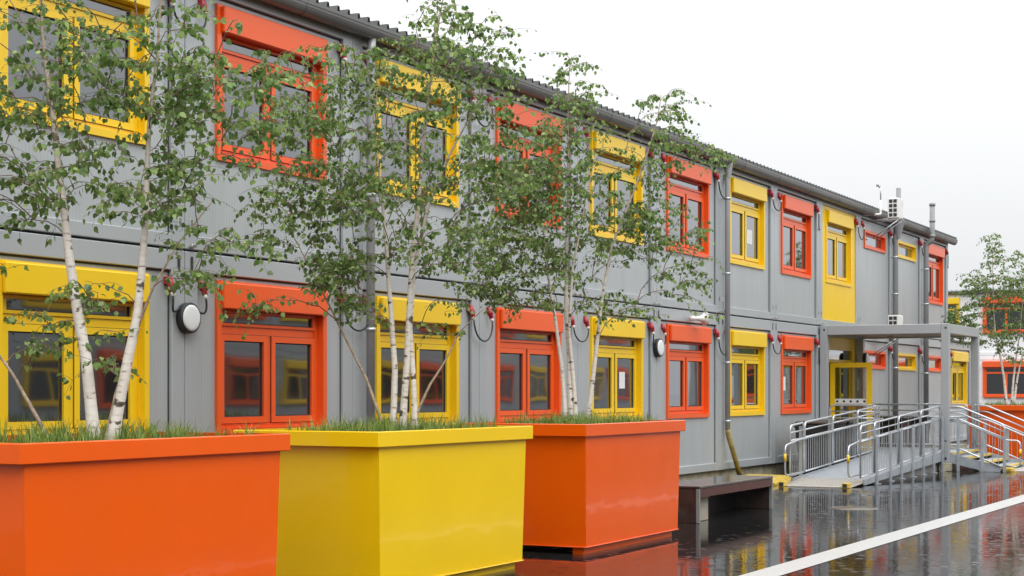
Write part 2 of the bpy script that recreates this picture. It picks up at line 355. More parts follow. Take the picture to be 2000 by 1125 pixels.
# ------------------------------------------------------------------ window prototypes
CW, ZB, WY, WS = 2.0, 1.58, 0.06, 0.98
def proto_window(colour):
    root = MB().ring(0, CW, 0, ZB, 0.07, 0.07, 0.07, 0.285, -0.05, 0.10)
    for sx in (0.12, 1.0, 1.88): root.lathe([(0.0, -0.054), (0.013, -0.053), (0.015, -0.0495)], (sx, 0, 0.04), 'y', 8)
    w_ = root.build('window', colour)
    fr = MB().ring(0.073, CW - 0.073, 0.073, 1.292, 0.06, 0.06, 0.05, 0.035, 0.035, 0.098)
    fr.box(0.14, CW - 0.14, 0.037, 0.097, 1.045, 1.125)                 # transom bar
    fr.box(0.965, 1.035, 0.037, 0.097, 0.13, 1.04)                      # mullion
    for a, b in ((0.137, 0.96), (1.04, 1.863)): fr.ring(a, b, 0.127, 1.042, 0.065, 0.065, 0.065, 0.065, 0.018, 0.09)
    fr.ring(0.137, 1.863, 1.128, 1.286, 0.045, 0.045, 0.03, 0.02, 0.02, 0.09)
    for a, b, c, d in ((0.202, 0.895, 0.192, 0.977), (1.105, 1.798, 0.192, 0.977), (0.182, 1.818, 1.158, 1.266)): fr.ring(a, b, c, d, 0.011, 0.011, 0.011, 0.011, 0.040, 0.0495, 1)
    for a, b in ((0.137, 0.96), (1.04, 1.863)): fr.ring(a - 0.005, b + 0.005, 0.122, 1.047, 0.005, 0.005, 0.005, 0.005, 0.030, 0.036, 1)
    fr.build('window_frame', [colour, 'dark_gap'], w_)
    for a, b, c, d in ((0.20, 0.897, 0.19, 0.979), (1.103, 1.80, 0.19, 0.979), (0.18, 1.82, 1.157, 1.268)):
        MB().box(a, b, 0.05, 0.06, c, d).build('pane', 'pane', w_)
    sb = MB().bbox(0.055, CW - 0.045, -0.105, -0.052, 1.292, 1.562, 0.012)
    sb.build('shutter_box', colour, w_)
    return w_
def proto_small(colour, x1=1.87, h=0.42):
    w_ = MB().ring(0, x1, 0, h, 0.06, 0.06, 0.06, 0.06, -0.05, 0.10).build('window', colour)
    fr = MB().ring(0.062, x1 - 0.062, 0.062, h - 0.062, 0.05, 0.05, 0.04, 0.05, 0.03, 0.098); fr.build('window_frame', colour, w_)
    MB().box(0.112, x1 - 0.112, 0.055, 0.065, 0.102, h - 0.112).build('pane', 'pane', w_)
    return w_

# ------------------------------------------------------------------ main container building
P = 3.004; X0 = 12.76
def XN(n): return X0 + P * n
NB0, NB1 = -3, 10
bld = thing('container_building', 'long grey two storey container building with alternating yellow and orange windows', 'building', (XN(NB0), 0, 0))
LX = XN(NB0)
def part(mb, name, m, parent=None):
    o = mb.build(name, m)
    p = parent or bld
    o.parent = p
    if p is bld: o.location = (-LX, 0, 0)
    return o
STOR = [(0.22, 3.013), (3.033, 5.82)]
WB = [1.18, 3.975]
# container frame prototype (local x 0..P, z from storey floor)
def frame_mesh(h, floor_h=0.14, top_h=0.20):
    f = MB(); c = 0.008
    f.bbox(0.006, 0.20, 0.0, 0.19, 0, h, c); f.bbox(P - 0.20, P - 0.006, 0.0, 0.19, 0, h, c)
    f.bbox(0.199, P - 0.199, 0.006, 0.15, 0.002, floor_h, c); f.bbox(0.199, P - 0.199, 0.004, 0.15, h - top_h, h - 0.002, c)
    f.box(P - 0.213, P - 0.2005, 0.038, 0.05, floor_h, h - top_h, 1); f.box(0.2005, 0.206, 0.038, 0.05, floor_h, h - top_h, 1); f.box(0.201, P - 0.201, 0.036, 0.05, h - top_h - 0.018, h - top_h - 0.001, 1)
    return f
def slot_mesh():
    f = MB(); pts = []
    for k in range(16):
        t = 2 * math.pi * k / 16; pts.append((0.024 * math.cos(t), -0.002, 0.024 * math.sin(t) + (0.045 if math.sin(t) > 0 else -0.045)))
    f.v += pts; f.face(range(16)); return f
def wall_mesh(h, hole, P=P):
    f = MB(); x0, x1, z0, z1 = 0.197, P - 0.197, 0.138, h - 0.199; y0, y1 = 0.045, 0.10
    if hole is None: f.box(x0, x1, y0, y1, z0, z1); return f
    a, b, c, d = hole
    f.box(x0, a, y0, y1, z0, z1); f.box(b, x1, y0, y1, z0, z1); f.box(a, b, y0, y1, z0, c); f.box(a, b, y0, y1, d, z1)
    return f
WX = 0.522
fm = [frame_mesh(s1 - s0).mesh('container_frame', ['frame_grey', 'dark_gap']) for s0, s1 in STOR]
HOLE = [(WX + 0.01, WX + CW * WS - 0.01, WB[i] - STOR[i][0] + 0.01, WB[i] - STOR[i][0] + ZB - 0.01) for i in (0, 1)]
wm = [wall_mesh(STOR[i][1] - STOR[i][0], HOLE[i]).mesh('wall_panel', 'panel_grey') for i in (0, 1)]
SX, SZ = 0.565, [2.16, 4.955]
HS = [(SX + 0.01, SX + 1.86, SZ[i] - STOR[i][0] + 0.01, SZ[i] - STOR[i][0] + 0.41) for i in (0, 1)]
wsm = [wall_mesh(STOR[i][1] - STOR[i][0], HS[i]).mesh('wall_panel', 'panel_grey') for i in (0, 1)]
slm = slot_mesh().mesh('corner_slot', 'dark_gap')
plm = MB().bbox(-0.022, 0.022, -0.008, 0.004, 0.0, 0.085, 0.003).mesh('corner_plate', 'chrome'); clm_ = MB().bbox(-0.035, 0.035, -0.045, 0.004, 0.0, 0.03, 0.004).mesh('clamp', 'chrome')
def put(me, name, x, z, y=0):
    o = bpy.data.objects.new(name, me); COL.objects.link(o); o.parent = bld; o.location = (x - LX, y, z); return o
W_Y, W_O = proto_window('yellow'), proto_window('orange')
S_Y, S_O = proto_small('yellow'), proto_small('orange')
used = {}
def put_window(pr, x, z, paper=None, parent=None):
    if pr.name not in used: o = pr; used[pr.name] = 1
    else: o = copy_tree(pr)
    o.parent = parent or bld; o.location = (x - LX, WY, z); o.scale = (WS if pr in (W_Y, W_O) else 1, 1, 1)
    if paper:
        a, b, c, d = paper
        MB().box(a, b, 0.044, 0.0485, c, d).build('notice', 'paper', o)
    return o
papers = {(0, 3): (1.25, 1.47, 0.50, 0.76), (1, 5): (1.2, 1.5, 0.45, 0.72), (0, 6): (0.24, 0.5, 0.47, 0.75)}
for n in range(NB0, NB1 + 2):
    for i in (0, 1):
        if n == 11 and i == 1: continue
        s0, s1 = STOR[i]; x = XN(n)
        put(fm[i], 'container_frame', x, s0)
        if i == 0:
            for q in (0.10, P - 0.10): put(slm, 'corner_slot', x + q, s1 - 0.115)
        if i == 1:
            for q in (0.09, P - 0.09): put(plm, 'corner_plate', x + q, s0 + 0.215); put(clm_, 'clamp', x + q, s0 + 0.02)
        if n == 7:
            continue
        if n in (8, 9) or (n == 10 and i == 0):
            put(wsm[i], 'wall_panel', x, s0)
            put_window(S_O if n in (8, 10) else S_Y, x + SX, SZ[i])
        else:
            put(wm[i], 'wall_panel', x, s0)
            col = (n % 2 == 0) if n != 10 else True
            put_window(W_O if col else W_Y, x + WX, WB[i], papers.get((i, n)))
# bay 7 upper: solid yellow front with a window in it
x = XN(7)
part(wall_mesh(STOR[1][1] - STOR[1][0], HOLE[1]), 'yellow_panel', 'yellow').location = (x - LX, -0.012, STOR[1][0])
put_window(W_Y, x + WX, WB[1])
# bay 7 lower: entrance
dx0, dx1 = x + 0.205, x + P - 0.205
b = MB().ring(dx0, dx1, 0.365, 2.82, 0.42, 0.30, 0.055, 0.28, 0.01, 0.14)
b.box(dx0 + 0.421, dx1 - 0.301, 0.02, 0.13, 2.262, 2.33)
b.box(x + 1.56, x + 1.64, 0.022, 0.13, 0.421, 2.261)
door = part(b, 'entrance_door_frame', 'yellow')
MB().box(dx0 + 0.421, dx1 - 0.301, 0.07, 0.08, 2.332, 2.539).build('transom_pane', 'pane', door)
b = MB().ring(x + 1.642, dx1 - 0.302, 0.421, 2.260, 0.11, 0.11, 0.22, 0.11, 0.05, 0.10); b.build('fixed_leaf', 'yellow', door)
MB().box(x + 1.753, dx1 - 0.413, 0.07, 0.08, 0.642, 2.149).build('glazing', 'pane', door)
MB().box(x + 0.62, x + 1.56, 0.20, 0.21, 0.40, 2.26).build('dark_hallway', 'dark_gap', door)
# open leaf at right angles to the wall
lx = x + 0.60
lf = MB().ring(0, 0.90, 0, 1.86, 0.10, 0.11, 0.24, 0.10, -0.03, 0.03).build('open_door_leaf', 'yellow', None)
lf.parent = bld; lf.location = (lx - LX, -0.055, 0.385); lf.rotation_euler = (0, 0, R(-90))
GL = bpy.data.materials.new('door_glass'); GL.use_nodes = True; MAT['door_glass'] = GL
t = GL.node_tree; t.nodes.remove(t.nodes['Principled BSDF'])
tr = t.nodes.new('ShaderNodeBsdfTransparent'); tr.inputs[0].default_value = (0.75, 0.8, 0.78, 1); gl = t.nodes.new('ShaderNodeBsdfGlossy'); gl.inputs['Roughness'].default_value = 0.02
fz = t.nodes.new('ShaderNodeFresnel'); fz.inputs[0].default_value = 1.6; mx = t.nodes.new('ShaderNodeMixShader')
t.links.new(fz.outputs[0], mx.inputs[0]); t.links.new(tr.outputs[0], mx.inputs[1]); t.links.new(gl.outputs[0], mx.inputs[2]); t.links.new(mx.outputs[0], t.nodes['Material Output'].inputs[0])
MB().box(0.101, 0.789, -0.004, 0.004, 0.241, 1.759).build('glazing', 'door_glass', lf)
b = MB().box(0.103, 0.787, -0.009, -0.006, 0.98, 1.09)
for k in range(5): b.lathe([(0.0, -0.012), (0.026, -0.012), (0.026, -0.0095)], (0.15 + k * 0.147, 0, 1.035), 'y', 12, mi=1)
b.build('glass_marking', ['lamp_glass', 'dark_gap'], lf)
hd = MB(); hd.tube(rounded([(0.845, -0.03, 0.92), (0.845, -0.09, 0.92), (0.73, -0.09, 0.92)], 0.02, 3), 0.012, 8); hd.build('handle', 'galvanised', lf)

# plinth, gaps, back and end walls, roof
XE = XN(11)
part(MB().box(LX + 0.05, XN(12) - 0.05, 0.10, 5.9, 0.0, 0.221), 'plinth', 'concrete_mossy')
part(MB().box(LX + 0.02, XN(12) - 0.02, 0.24, 5.95, 0.222, 3.012), 'interior', 'dark_gap')
part(MB().box(LX + 0.02, XE - 0.02, 0.24, 5.95, 3.034, 5.81), 'interior', 'dark_gap')
part(MB().box(LX, XE - 0.1, 0.06, 5.9, 3.0125, 3.0335), 'storey_gap', 'dark_gap')
part(MB().box(LX, LX + 0.01, 0.19, 6.0, 0.22, 5.82).box(XE - 0.006, XE, 0.19, 6.0, 3.033, 5.82).box(XN(12) - 0.006, XN(12), 0.19, 6.0, 0.22, 3.013).box(LX, XN(12), 6.0, 6.02, 0.22, 3.013).box(LX, XE, 6.0, 6.02, 3.033, 5.82), 'outer_wall', 'panel_grey')
part(MB().box(XE + 0.02, XN(12) + 0.1, -0.05, 6.1, 3.02, 3.07), 'flat_roof', 'roof_grey')
# trapezoidal roof sheet: ribs run from the eaves to the back
pr = []; xx = LX - 0.3; pitch = 0.207
top = []
while xx < XE + 0.25:
    top += [(xx, 5.846), (xx + 0.13, 5.846), (xx + 0.142, 5.908), (xx + 0.178, 5.908), (xx + 0.19, 5.846)]; xx += pitch
rb = MB(); n = len(top)
for (yy, dz) in ((-0.175, 0.0), (6.2, 0.10)):
    rb.v += [(x_, yy, z_ + dz) for x_, z_ in top]; 
for (yy, dz) in ((-0.175, 0.0), (6.2, 0.10)):
    rb.v += [(x_, yy, z_ + dz - 0.012) for x_, z_ in top]
for k in range(n - 1):
    rb.face([k, k + 1, n + k + 1, n + k]); rb.face([2 * n + k + 1, 2 * n + k, 3 * n + k, 3 * n + k + 1])
    rb.face([k + 1, k, 2 * n + k, 2 * n + k + 1]); rb.face([n + k, n + k + 1, 3 * n + k + 1, 3 * n + k])
part(rb, 'roof', 'roof_grey')
part(MB().box(LX - 0.2, XE + 0.1, 0.02, 5.9, 5.8205, 5.8235), 'roof_edge', 'roof_grey')
# half-round gutter with seams
gp = [(-0.02 - 0.0, 5.83)]
for k in range(0, 13):
    a = math.pi * k / 12; gp.append((-0.105 + 0.085 * math.cos(a), 5.80 - 0.105 * math.sin(a)))
gp += [(-0.195, 5.835), (-0.205, 5.835), (-0.203, 5.80)]
for k in range(12, -1, -1):
    a = math.pi * k / 12; gp.append((-0.105 + 0.091 * math.cos(a), 5.80 - 0.111 * math.sin(a)))
gt = part(MB().sweep(gp, LX - 0.3, XE + 0.27), 'gutter', 'gutter_grey')
sm = MB()
k = LX + 0.8
while k < XE:
    q = [(-0.012, 5.80)] + [(-0.105 + 0.0935 * math.cos(math.pi * j / 12), 5.80 - 0.1135 * math.sin(math.pi * j / 12)) for j in range(13)] + [(-0.207, 5.838), (-0.2, 5.80)]
    q = q[1:] + [(-0.105 + 0.088 * math.cos(math.pi * j / 12), 5.80 - 0.108 * math.sin(math.pi * j / 12)) for j in range(12, -1, -1)]
    sm.sweep(q, k, k + 0.035); k += 2.0
o = sm.build('gutter_seam', 'roof_grey'); o.parent = gt
# downpipes and vent pipes
def pipe(pts, r, m, name='downpipe', clips=()):
    o = part(MB().tube(rounded(pts, 0.12, 5), r, 12), name, m)
    if clips:
        for (cx, cy, cz) in clips:
            MB().lathe([(r + 0.001, -0.02), (r + 0.009, -0.02), (r + 0.009, 0.02), (r + 0.001, 0.02)], (cx, cy, cz), 'z', 12).bbox(cx - 0.012, cx + 0.012, cy + r + 0.005, 0.012, cz - 0.012, cz + 0.012, 0.002).build('pipe_clip', 'galvanised', o)
    return o
xp = XN(1) + 0.235
pipe([(xp, -0.10, 5.70), (xp, -0.085, 5.45), (xp, -0.085, 0.05)], 0.05, 'pipe_zinc', clips=[(xp, -0.085, z) for z in (5.2, 3.9, 2.35, 1.2)])
xp = XN(5) + 0.12
pipe([(xp, -0.10, 5.70), (xp, -0.085, 5.45), (xp, -0.085, 0.95)], 0.048, 'pipe_zinc', clips=[(xp, -0.085, z) for z in (5.1, 3.75, 2.15, 1.1)])
part(MB().lathe([(0.085, 0.17), (0.085, 0.12), (0.05, -0.1), (0.05, -0.12)], (xp, -0.10, 5.60), 'z', 12), 'rain_hopper', 'pipe_zinc')
pipe([(xp, -0.085, 0.97), (xp + 0.02, -0.09, 0.85), (xp + 0.42, -0.17, 0.10)], 0.045, 'pipe_mossy', 'pipe_shoe')
xp = XN(9) - 0.10
pipe([(xp, -0.14, 5.70), (xp, -0.10, 5.5), (xp, -0.10, 0.3)], 0.065, 'pipe_plastic', clips=[(xp, -0.10, z) for z in (4.9, 4.0, 3.35, 2.2, 1.3)])
part(MB().lathe([(0.16, 0.16), (0.15, 0.10), (0.066, -0.22), (0.066, -0.26)], (xp, -0.16, 5.62), 'z', 14), 'rain_hopper', 'pipe_plastic')
xp = XN(10) - 0.07
pipe([(xp, -0.12, 0.3), (xp, -0.12, 5.45), (xp, -0.28, 5.55), (xp, -0.28, 6.50)], 0.068, 'pipe_plastic', 'vent_pipe', clips=[(xp, -0.12, z) for z in (4.8, 3.9, 2.1, 1.3)])
for q0, q1 in ((5.62, 5.70), (6.02, 6.08), (6.44, 6.51)): part(MB().lathe([(0.069, q0), (0.079, q0), (0.079, q1), (0.069, q1)], (xp, -0.28, 0), 'z', 14), 'pipe_collar', 'pipe_plastic')
part(MB().tube([(41.75, 0.35, 5.85), (41.75, 0.35, 6.83)], 0.062, 12), 'vent_pipe', 'pipe_plastic')

# red power connectors with hanging cables at the container corners
def connector_mesh(sgn, hang):
    """socket under the top beam, plug tilted out of the wall; sgn +1 right of a joint, -1 left"""
    f = MB(); K = 0.86; d = Vector((0.04 * sgn, -0.28, -0.9)).normalized(); u = d.cross(Vector((0, 1, 0))).normalized(); wv = d.cross(u)
    o = Vector((0, -0.015, 0.0)); f.lathe([(0.0, -0.05), (0.03, -0.045), (0.042, -0.02), (0.045, 0.03), (0.045, 0.07), (0.036, 0.075), (0.034, 0.125), (0.028, 0.135)], o, (d, u, wv), 14, 0)
    f.bbox(-0.045, 0.045, -0.02, 0.05, -0.035, 0.055, 0.008, 0)
    f.lathe([(0.029, 0.135), (0.030, 0.14), (0.027, 0.165), (0.012, 0.178)], o, (d, u, wv), 12, 1)
    f.v = [(p[0] * K, p[1] * K, p[2] * K) for p in f.v]
    return f, (o + d * 0.172) * K
def cab(pts, r=0.011):
    return MB().tube(pts, r, 7)
def bez(a, b, c, d, n=14):
    a, b, c, d = map(Vector, (a, b, c, d)); return [a * (1 - t) ** 3 + b * 3 * t * (1 - t) ** 2 + c * 3 * t * t * (1 - t) + d * t ** 3 for t in [i / n for i in range(n + 1)]]
cl, tipl = connector_mesh(1, 0); cr_, tipr = connector_mesh(-1, 0)
clm, crm = cl.mesh('power_connector', ['red_plastic', 'white_plastic']), cr_.mesh('power_connector', ['red_plastic', 'white_plastic'])
for n in range(-1, 12):
    for i, zt in ((0, 2.70), (1, 5.50)):
        if n == 11 and i == 1: sides = (-1,)
        elif n == 8 and i == 0: sides = (1,)
        else: sides = (-1, 1)
        if n == 7: sides = (-1,)
        xj = XN(n); ends = []
        for s_ in sides:
            xo = xj + s_ * 0.245
            o = bpy.data.objects.new('power_connector', clm if s_ > 0 else crm); COL.objects.link(o); o.parent = bld; o.location = (xo - LX, 0, zt)
            ends.append((o, s_, Vector((xo, 0, zt)) + (tipl if s_ > 0 else tipr)))
        lampj = (i == 0 and n in (0, 4))
        if len(ends) == 2 and not lampj:
            a, c = ends[0][2], ends[1][2]
            dep = 0.26 + 0.05 * ((n * 7 + i * 3) % 3)
            pts = bez(a, a + Vector((0, -0.02, -dep)), c + Vector((0, -0.02, -dep)), c)
            q = cab([p - Vector(ends[0][0].location) - Vector((LX, 0, 0)) for p in pts]).build('cable', 'cable_black', ends[0][0])
        else:
            for o, s_, e in ends:
                tgt = Vector((xj + s_ * 0.13, -0.03, 2.44)) if lampj else Vector((xj + s_ * 0.05, -0.02, e.z - 0.30))
                pts = bez(e, e + Vector((s_ * 0.02, -0.01, -0.16)), tgt + Vector((s_ * 0.12, 0, -0.06)), tgt)
                cab([p - Vector(o.location) - Vector((LX, 0, 0)) for p in pts]).build('cable', 'cable_black', o)

# ------------------------------------------------------------------ fixtures hung on the building
def wall_lamp(x, z, label, y=0.0):
    t = thing('wall_lamp', label, 'lamp', (x, y, z), group='round bulkhead lamps on the container wall'); t.scale = (1, 0.78, 1)
    MB().lathe([(0.0, 0.0), (0.13, 0.0), (0.15, -0.01), (0.152, -0.085), (0.147, -0.098), (0.130, -0.098), (0.128, -0.09)], (0, 0, 0), 'y', 36).build('housing', 'black_plastic', t)
    MB().lathe([(0.1285, -0.088), (0.1285, -0.104), (0.122, -0.112), (0.10, -0.116), (0.05, -0.118), (0.0, -0.1185)][::-1], (0, 0, 0), 'y', 36).build('diffuser', 'lamp_glass', t)
wall_lamp(XN(0), 2.355, 'round black bulkhead lamp between the leftmost yellow and orange lower windows')
wall_lamp(XN(4), 2.345, 'round black bulkhead lamp left of the lower orange window beneath the white horn')
wall_lamp(36.66, 2.36, 'round black bulkhead lamp on the rear canopy post beside the open yellow door', -0.162)
# horn loudspeaker
t = thing('horn_loudspeaker', 'white horn loudspeaker on the wall above a lower orange window', 'loudspeaker', (26.3, 0.0, 2.88), R(-28))
t.scale = (0.8, 0.8, 0.8)
MB().lathe([(0.0, -0.16), (0.05, -0.155), (0.055, -0.06), (0.04, -0.02), (0.045, 0.05), (0.065, 0.14), (0.10, 0.22), (0.145, 0.265), (0.15, 0.262), (0.14, 0.255), (0.09, 0.2), (0.05, 0.12), (0.0, 0.1)], (0, -0.17, 0), 'x', 28).build('horn', 'white_plastic', t)
MB().tube([(-0.04, 0.0, 0.0), (-0.04, -0.10, 0.0)], 0.014, 8).bbox(-0.09, 0.01, -0.01, 0.003, -0.05, 0.05, 0.003).build('bracket', 'galvanised', t)
# air conditioners
def aircon(x, y, z, label):
    t = thing('air_conditioner', label, 'air conditioner', (x, y, z), group='outdoor air conditioning units on wall brackets')
    Wd, Dp, Ht = 0.42, 0.26, 0.50
    MB().bbox(0, Wd, -Dp, 0, 0.03, Ht, 0.015).build('case', 'white_plastic', t)
    gr = MB()
    for r_ in range(4):
        for c_ in range(2): gr.box(-0.003, 0.001, -Dp + 0.045 + 0.10 * c_ + 0.0, -Dp + 0.125 + 0.10 * c_, 0.065 + r_ * 0.107, 0.145 + r_ * 0.107)
    gr.build('vent_grille', 'dark_gap', t)
    MB().bbox(Wd - 0.07, Wd - 0.02, -Dp - 0.006, -Dp + 0.002, 0.36, 0.45, 0.004).build('service_cover', 'white_plastic', t)
    br = MB()
    for xx in (0.05, Wd - 0.05): br.bbox(xx - 0.018, xx + 0.018, -Dp - 0.03, -y - 0.0 + 0.0, -0.01, 0.028, 0.004); br.tube([(xx, -Dp + 0.02, -0.01), (xx, -y, -0.42)], 0.016, 6)
    br.build('bracket', 'galvanised', t)
aircon(37.95, -0.36, 5.64, 'white air conditioner on brackets above the gutter by the roof edge')
aircon(37.95, -0.36, 2.91, 'white air conditioner half hidden behind the canopy roof')
# wind sensor
t = thing('wind_sensor', 'thin mast with small wind sensor on a white arm at the gutter', 'sensor', (37.75, -0.2, 5.72))
MB().tube(rounded([(-0.55, 0.2, -0.02), (0.0, -0.05, 0.03), (0.0, -0.05, 0.35)], 0.05, 4), 0.028, 8).build('arm', 'white_plastic', t)
MB().tube([(0, -0.05, 0.35), (0, -0.05, 0.72)], 0.016, 8).build('mast', 'galvanised', t)
MB().tube([(0, -0.05, 0.69), (-0.16, -0.02, 0.69)], 0.012, 6).lathe([(0.0, 0.66), (0.032, 0.66), (0.032, 0.74), (0.0, 0.74)], (-0.16, -0.02, 0), 'z', 10).lathe([(0.0, 0.64), (0.02, 0.64), (0.02, 0.70), (0, 0.7)], (-0.07, -0.035, 0), 'z', 10).build('sensor_cups', 'galvanised', t)

# ------------------------------------------------------------------ canopy
CX0, CX1, CY = 33.72, 36.72, -2.72
t = thing('entrance_canopy', 'grey steel canopy frame on posts over the entrance landing', 'canopy', (CX0, 0, 0))
ZT = 3.02
def cpart(mb, name, m): o = mb.build(name, m, t, (-CX0, 0, 0)); return o
for px, py, lb in ((CX0, CY, 0), (CX1 - 0.15, CY, 0), (CX1 - 0.15, -0.16, 0), (CX0, -0.18, 0)):
    q = cpart(MB().bbox(px, px + 0.15, py, py + 0.16, 0.17, ZT, 0.008), 'post', 'frame_grey')
    for (z_, h_) in ((ZT - 0.09, 0.02), (0.26, 0.03), (0.62, 0.012)):
        MB().box(px - 0.0025, px + 0.002, py + 0.045, py + 0.085, z_ - h_, z_ + h_).build('slot', 'dark_gap', q)
    if py < -1: cpart(MB().bbox(px - 0.03, px + 0.19, py - 0.03, py + 0.20, 0.0, 0.168, 0.01), 'foot', 'concrete_mossy')
for nm, bb in (('beam', (CX0 + 0.002, CX0 + 0.14, CY + 0.161, -0.181)), ('beam', (CX1 - 0.14, CX1 - 0.002, CY + 0.161, -0.161)), ('beam', (CX0 + 0.151, CX1 - 0.151, CY + 0.002, CY + 0.14)), ('beam', (CX0 + 0.151, CX1 - 0.151, -0.16, -0.05))):
    cpart(MB().bbox(*bb, ZT - 0.20, ZT - 0.004, 0.008), nm, 'frame_grey')
cpart(MB().box(CX0 + 0.141, CX1 - 0.141, CY + 0.141, -0.165, ZT - 0.06, ZT - 0.02), 'roof_sheet', 'roof_grey')
cpart(MB().box(CX0 + 0.142, CX1 - 0.142, CY + 0.142, -0.166, ZT - 0.17, ZT - 0.14), 'soffit', 'wood_soffit')
cam_ = MB().lathe([(0.0, -0.12), (0.05, -0.12), (0.055, -0.08), (0.055, 0.0), (0.0, 0.0)], (CX1 - 0.9, -1.0, ZT - 0.171), 'z', 14)
tag(cam_.build('security_camera', 'white_plastic'), 'small white dome camera under the canopy ceiling', 'camera')

# ------------------------------------------------------------------ landing, ramp, steps
RX0, RX1, RY0, RY1, DZ = 27.2, 33.80, -2.55, -1.30, 0.37
DX1, DY = 36.66, -2.68
t = thing('access_ramp', 'galvanised steel wheelchair ramp with landing, railings and side steps', 'ramp', (RX0, RY0, 0))
def rp(mb, name, m, parent=None):
    o = mb.build(name, m)
    if parent is None: o.parent = t; o.location = (-RX0, -RY0, 0)
    else: o.parent = parent
    return o
def rz(x): return max(0.03, 0.035 + (DZ - 0.035) * (x - RX0) / (RX1 - RX0))
b = MB(); b.v += [(28.3, RY0, rz(28.3)), (RX1, RY0, DZ), (RX1, RY1, DZ), (28.3, RY1, rz(28.3)), (28.3, RY0, rz(28.3) - .03), (RX1, RY0, DZ - .03), (RX1, RY1, DZ - .03), (28.3, RY1, rz(28.3) - .03)]
for q in ((0, 1, 2, 3), (7, 6, 5, 4), (0, 4, 5, 1), (1, 5, 6, 2), (2, 6, 7, 3), (3, 7, 4, 0)): b.face(q)
rp(b, 'ramp_surface', 'galvanised_dull')
b = MB(); A, Bx = RX0 - 0.05, 28.295
b.v += [(A, RY0 - .0, 0.012), (Bx, RY0, rz(28.3)), (Bx, RY1, rz(28.3)), (A, RY1, 0.012), (A, RY0, 0.002), (Bx, RY0, rz(28.3) - .03), (Bx, RY1, rz(28.3) - .03), (A, RY1, 0.002)]
for q in ((0, 1, 2, 3), (7, 6, 5, 4), (0, 4, 5, 1), (1, 5, 6, 2), (2, 6, 7, 3), (3, 7, 4, 0)): b.face(q)
fp = rp(b, 'foot_plate', 'tread_pale')
b = MB()
for i in range(12):
    for j in range(16):
        xx, yy = RX0 + 0.08 + i * 0.09, RY0 + 0.05 + j * 0.077; z_ = 0.012 + (rz(28.3) - 0.012) * (xx - A) / (Bx - A); b.box(xx, xx + 0.05, yy, yy + 0.03, z_ + 0.001, z_ + 0.007)
b.build('tread_pattern', 'tread_pale', fp)['kind'] = 'stuff'
# cheek stringers
for yy, nm in ((RY0 - 0.035, 's'), (RY1 + 0.005, 's')):
    b = MB(); z0 = rz(28.0)
    b.v += [(27.9, yy, 0.01), (RX1, yy, DZ - 0.16), (RX1, yy, DZ + 0.03), (27.9, yy, rz(27.9) + 0.03), (27.9, yy + .03, 0.01), (RX1, yy + .03, DZ - 0.16), (RX1, yy + .03, DZ + 0.03), (27.9, yy + .03, rz(27.9) + 0.03)]
    for q in ((0, 1, 2, 3), (7, 6, 5, 4), (0, 4, 5, 1), (1, 5, 6, 2), (2, 6, 7, 3), (3, 7, 4, 0)): b.face(q)
    rp(b, 'side_stringer', 'galvanised_dull')
rp(MB().box(RX1 + 0.002, DX1, DY, -0.08, DZ - 0.035, DZ), 'landing', 'galvanised_dull')
rp(MB().bbox(RX1 + 0.002, DX1, DY - 0.03, DY - 0.002, DZ - 0.16, DZ + 0.01, 0.004).bbox(DX1 + 0.002, DX1 + 0.03, DY - 0.03, -0.08, DZ - 0.16, DZ + 0.01, 0.004), 'landing_edge', 'galvanised_dull')
b = MB(); ys = RY0 + 0.06
b.sweep([(28.9, 0.0), (RX1 - 0.02, 0.0), (RX1 - 0.02, DZ - 0.04), (28.9, rz(28.9) - 0.035)], ys, ys + 0.02, axis='y'); rp(b, 'skirt', 'skirt_grey')
rp(MB().box(RX1 + 0.16, DX1 - 0.01, DY + 0.03, DY + 0.05, 0.0, DZ - 0.04).box(DX1 - 0.03, DX1 - 0.012, DY + 0.051, -0.1, 0.0, DZ - 0.04), 'landing_skirt', 'skirt_grey')
# railings
def rail(name, pts_of, bal=0.11, hoop=None, infill=True, top=0.97):
    """pts_of: list of (x,y,z floor) along the foot of the railing"""
    f = MB(); n = len(pts_of); Pn = [Vector(p) for p in pts_of]
    up = lambda p, h: Vector((p.x, p.y, p.z + h))
    loop = [up(Pn[0], 0.09)] + [up(Pn[0], top)] + [up(p, top) for p in Pn[1:-1]] + [up(Pn[-1], top), up(Pn[-1], 0.09)]
    f.tube(rounded(loop, 0.10, 5), 0.0185, 8)
    f.tube([up(p, 0.085) for p in Pn], 0.016, 8)
    f.tube([up(p, top - 0.13) for p in Pn], 0.014, 8)
    f.tube([up(p, top - 0.27) for p in Pn], 0.0165, 8)
    o = rp(f, name, 'galvanised')
    if infill:
        f = MB()
        for a, c in zip(Pn[:-1], Pn[1:]):
            k = max(2, int((c - a).length / bal))
            for j in range(1, k):
                p = a.lerp(c, j / k); f.tube([up(p, 0.09), up(p, top - 0.27)], 0.0065, 5, caps=False)
        f.build('baluster_infill', 'galvanised', o)
    return o
def handrail(pts, yoff, name='handrail', band=None):
    f = MB(); f.tube(rounded(pts, 0.11, 5), 0.0175, 8); o = rp(f, name, 'galvanised')
    if band:
        MB().tube([Vector(band) + Vector((0, 0, -0.07)), Vector(band) + Vector((0, 0, 0.07))], 0.0245, 8).build('warning_band', 'yellow', o)
    return o
def rfl(x, y): return (x, y, rz(x))
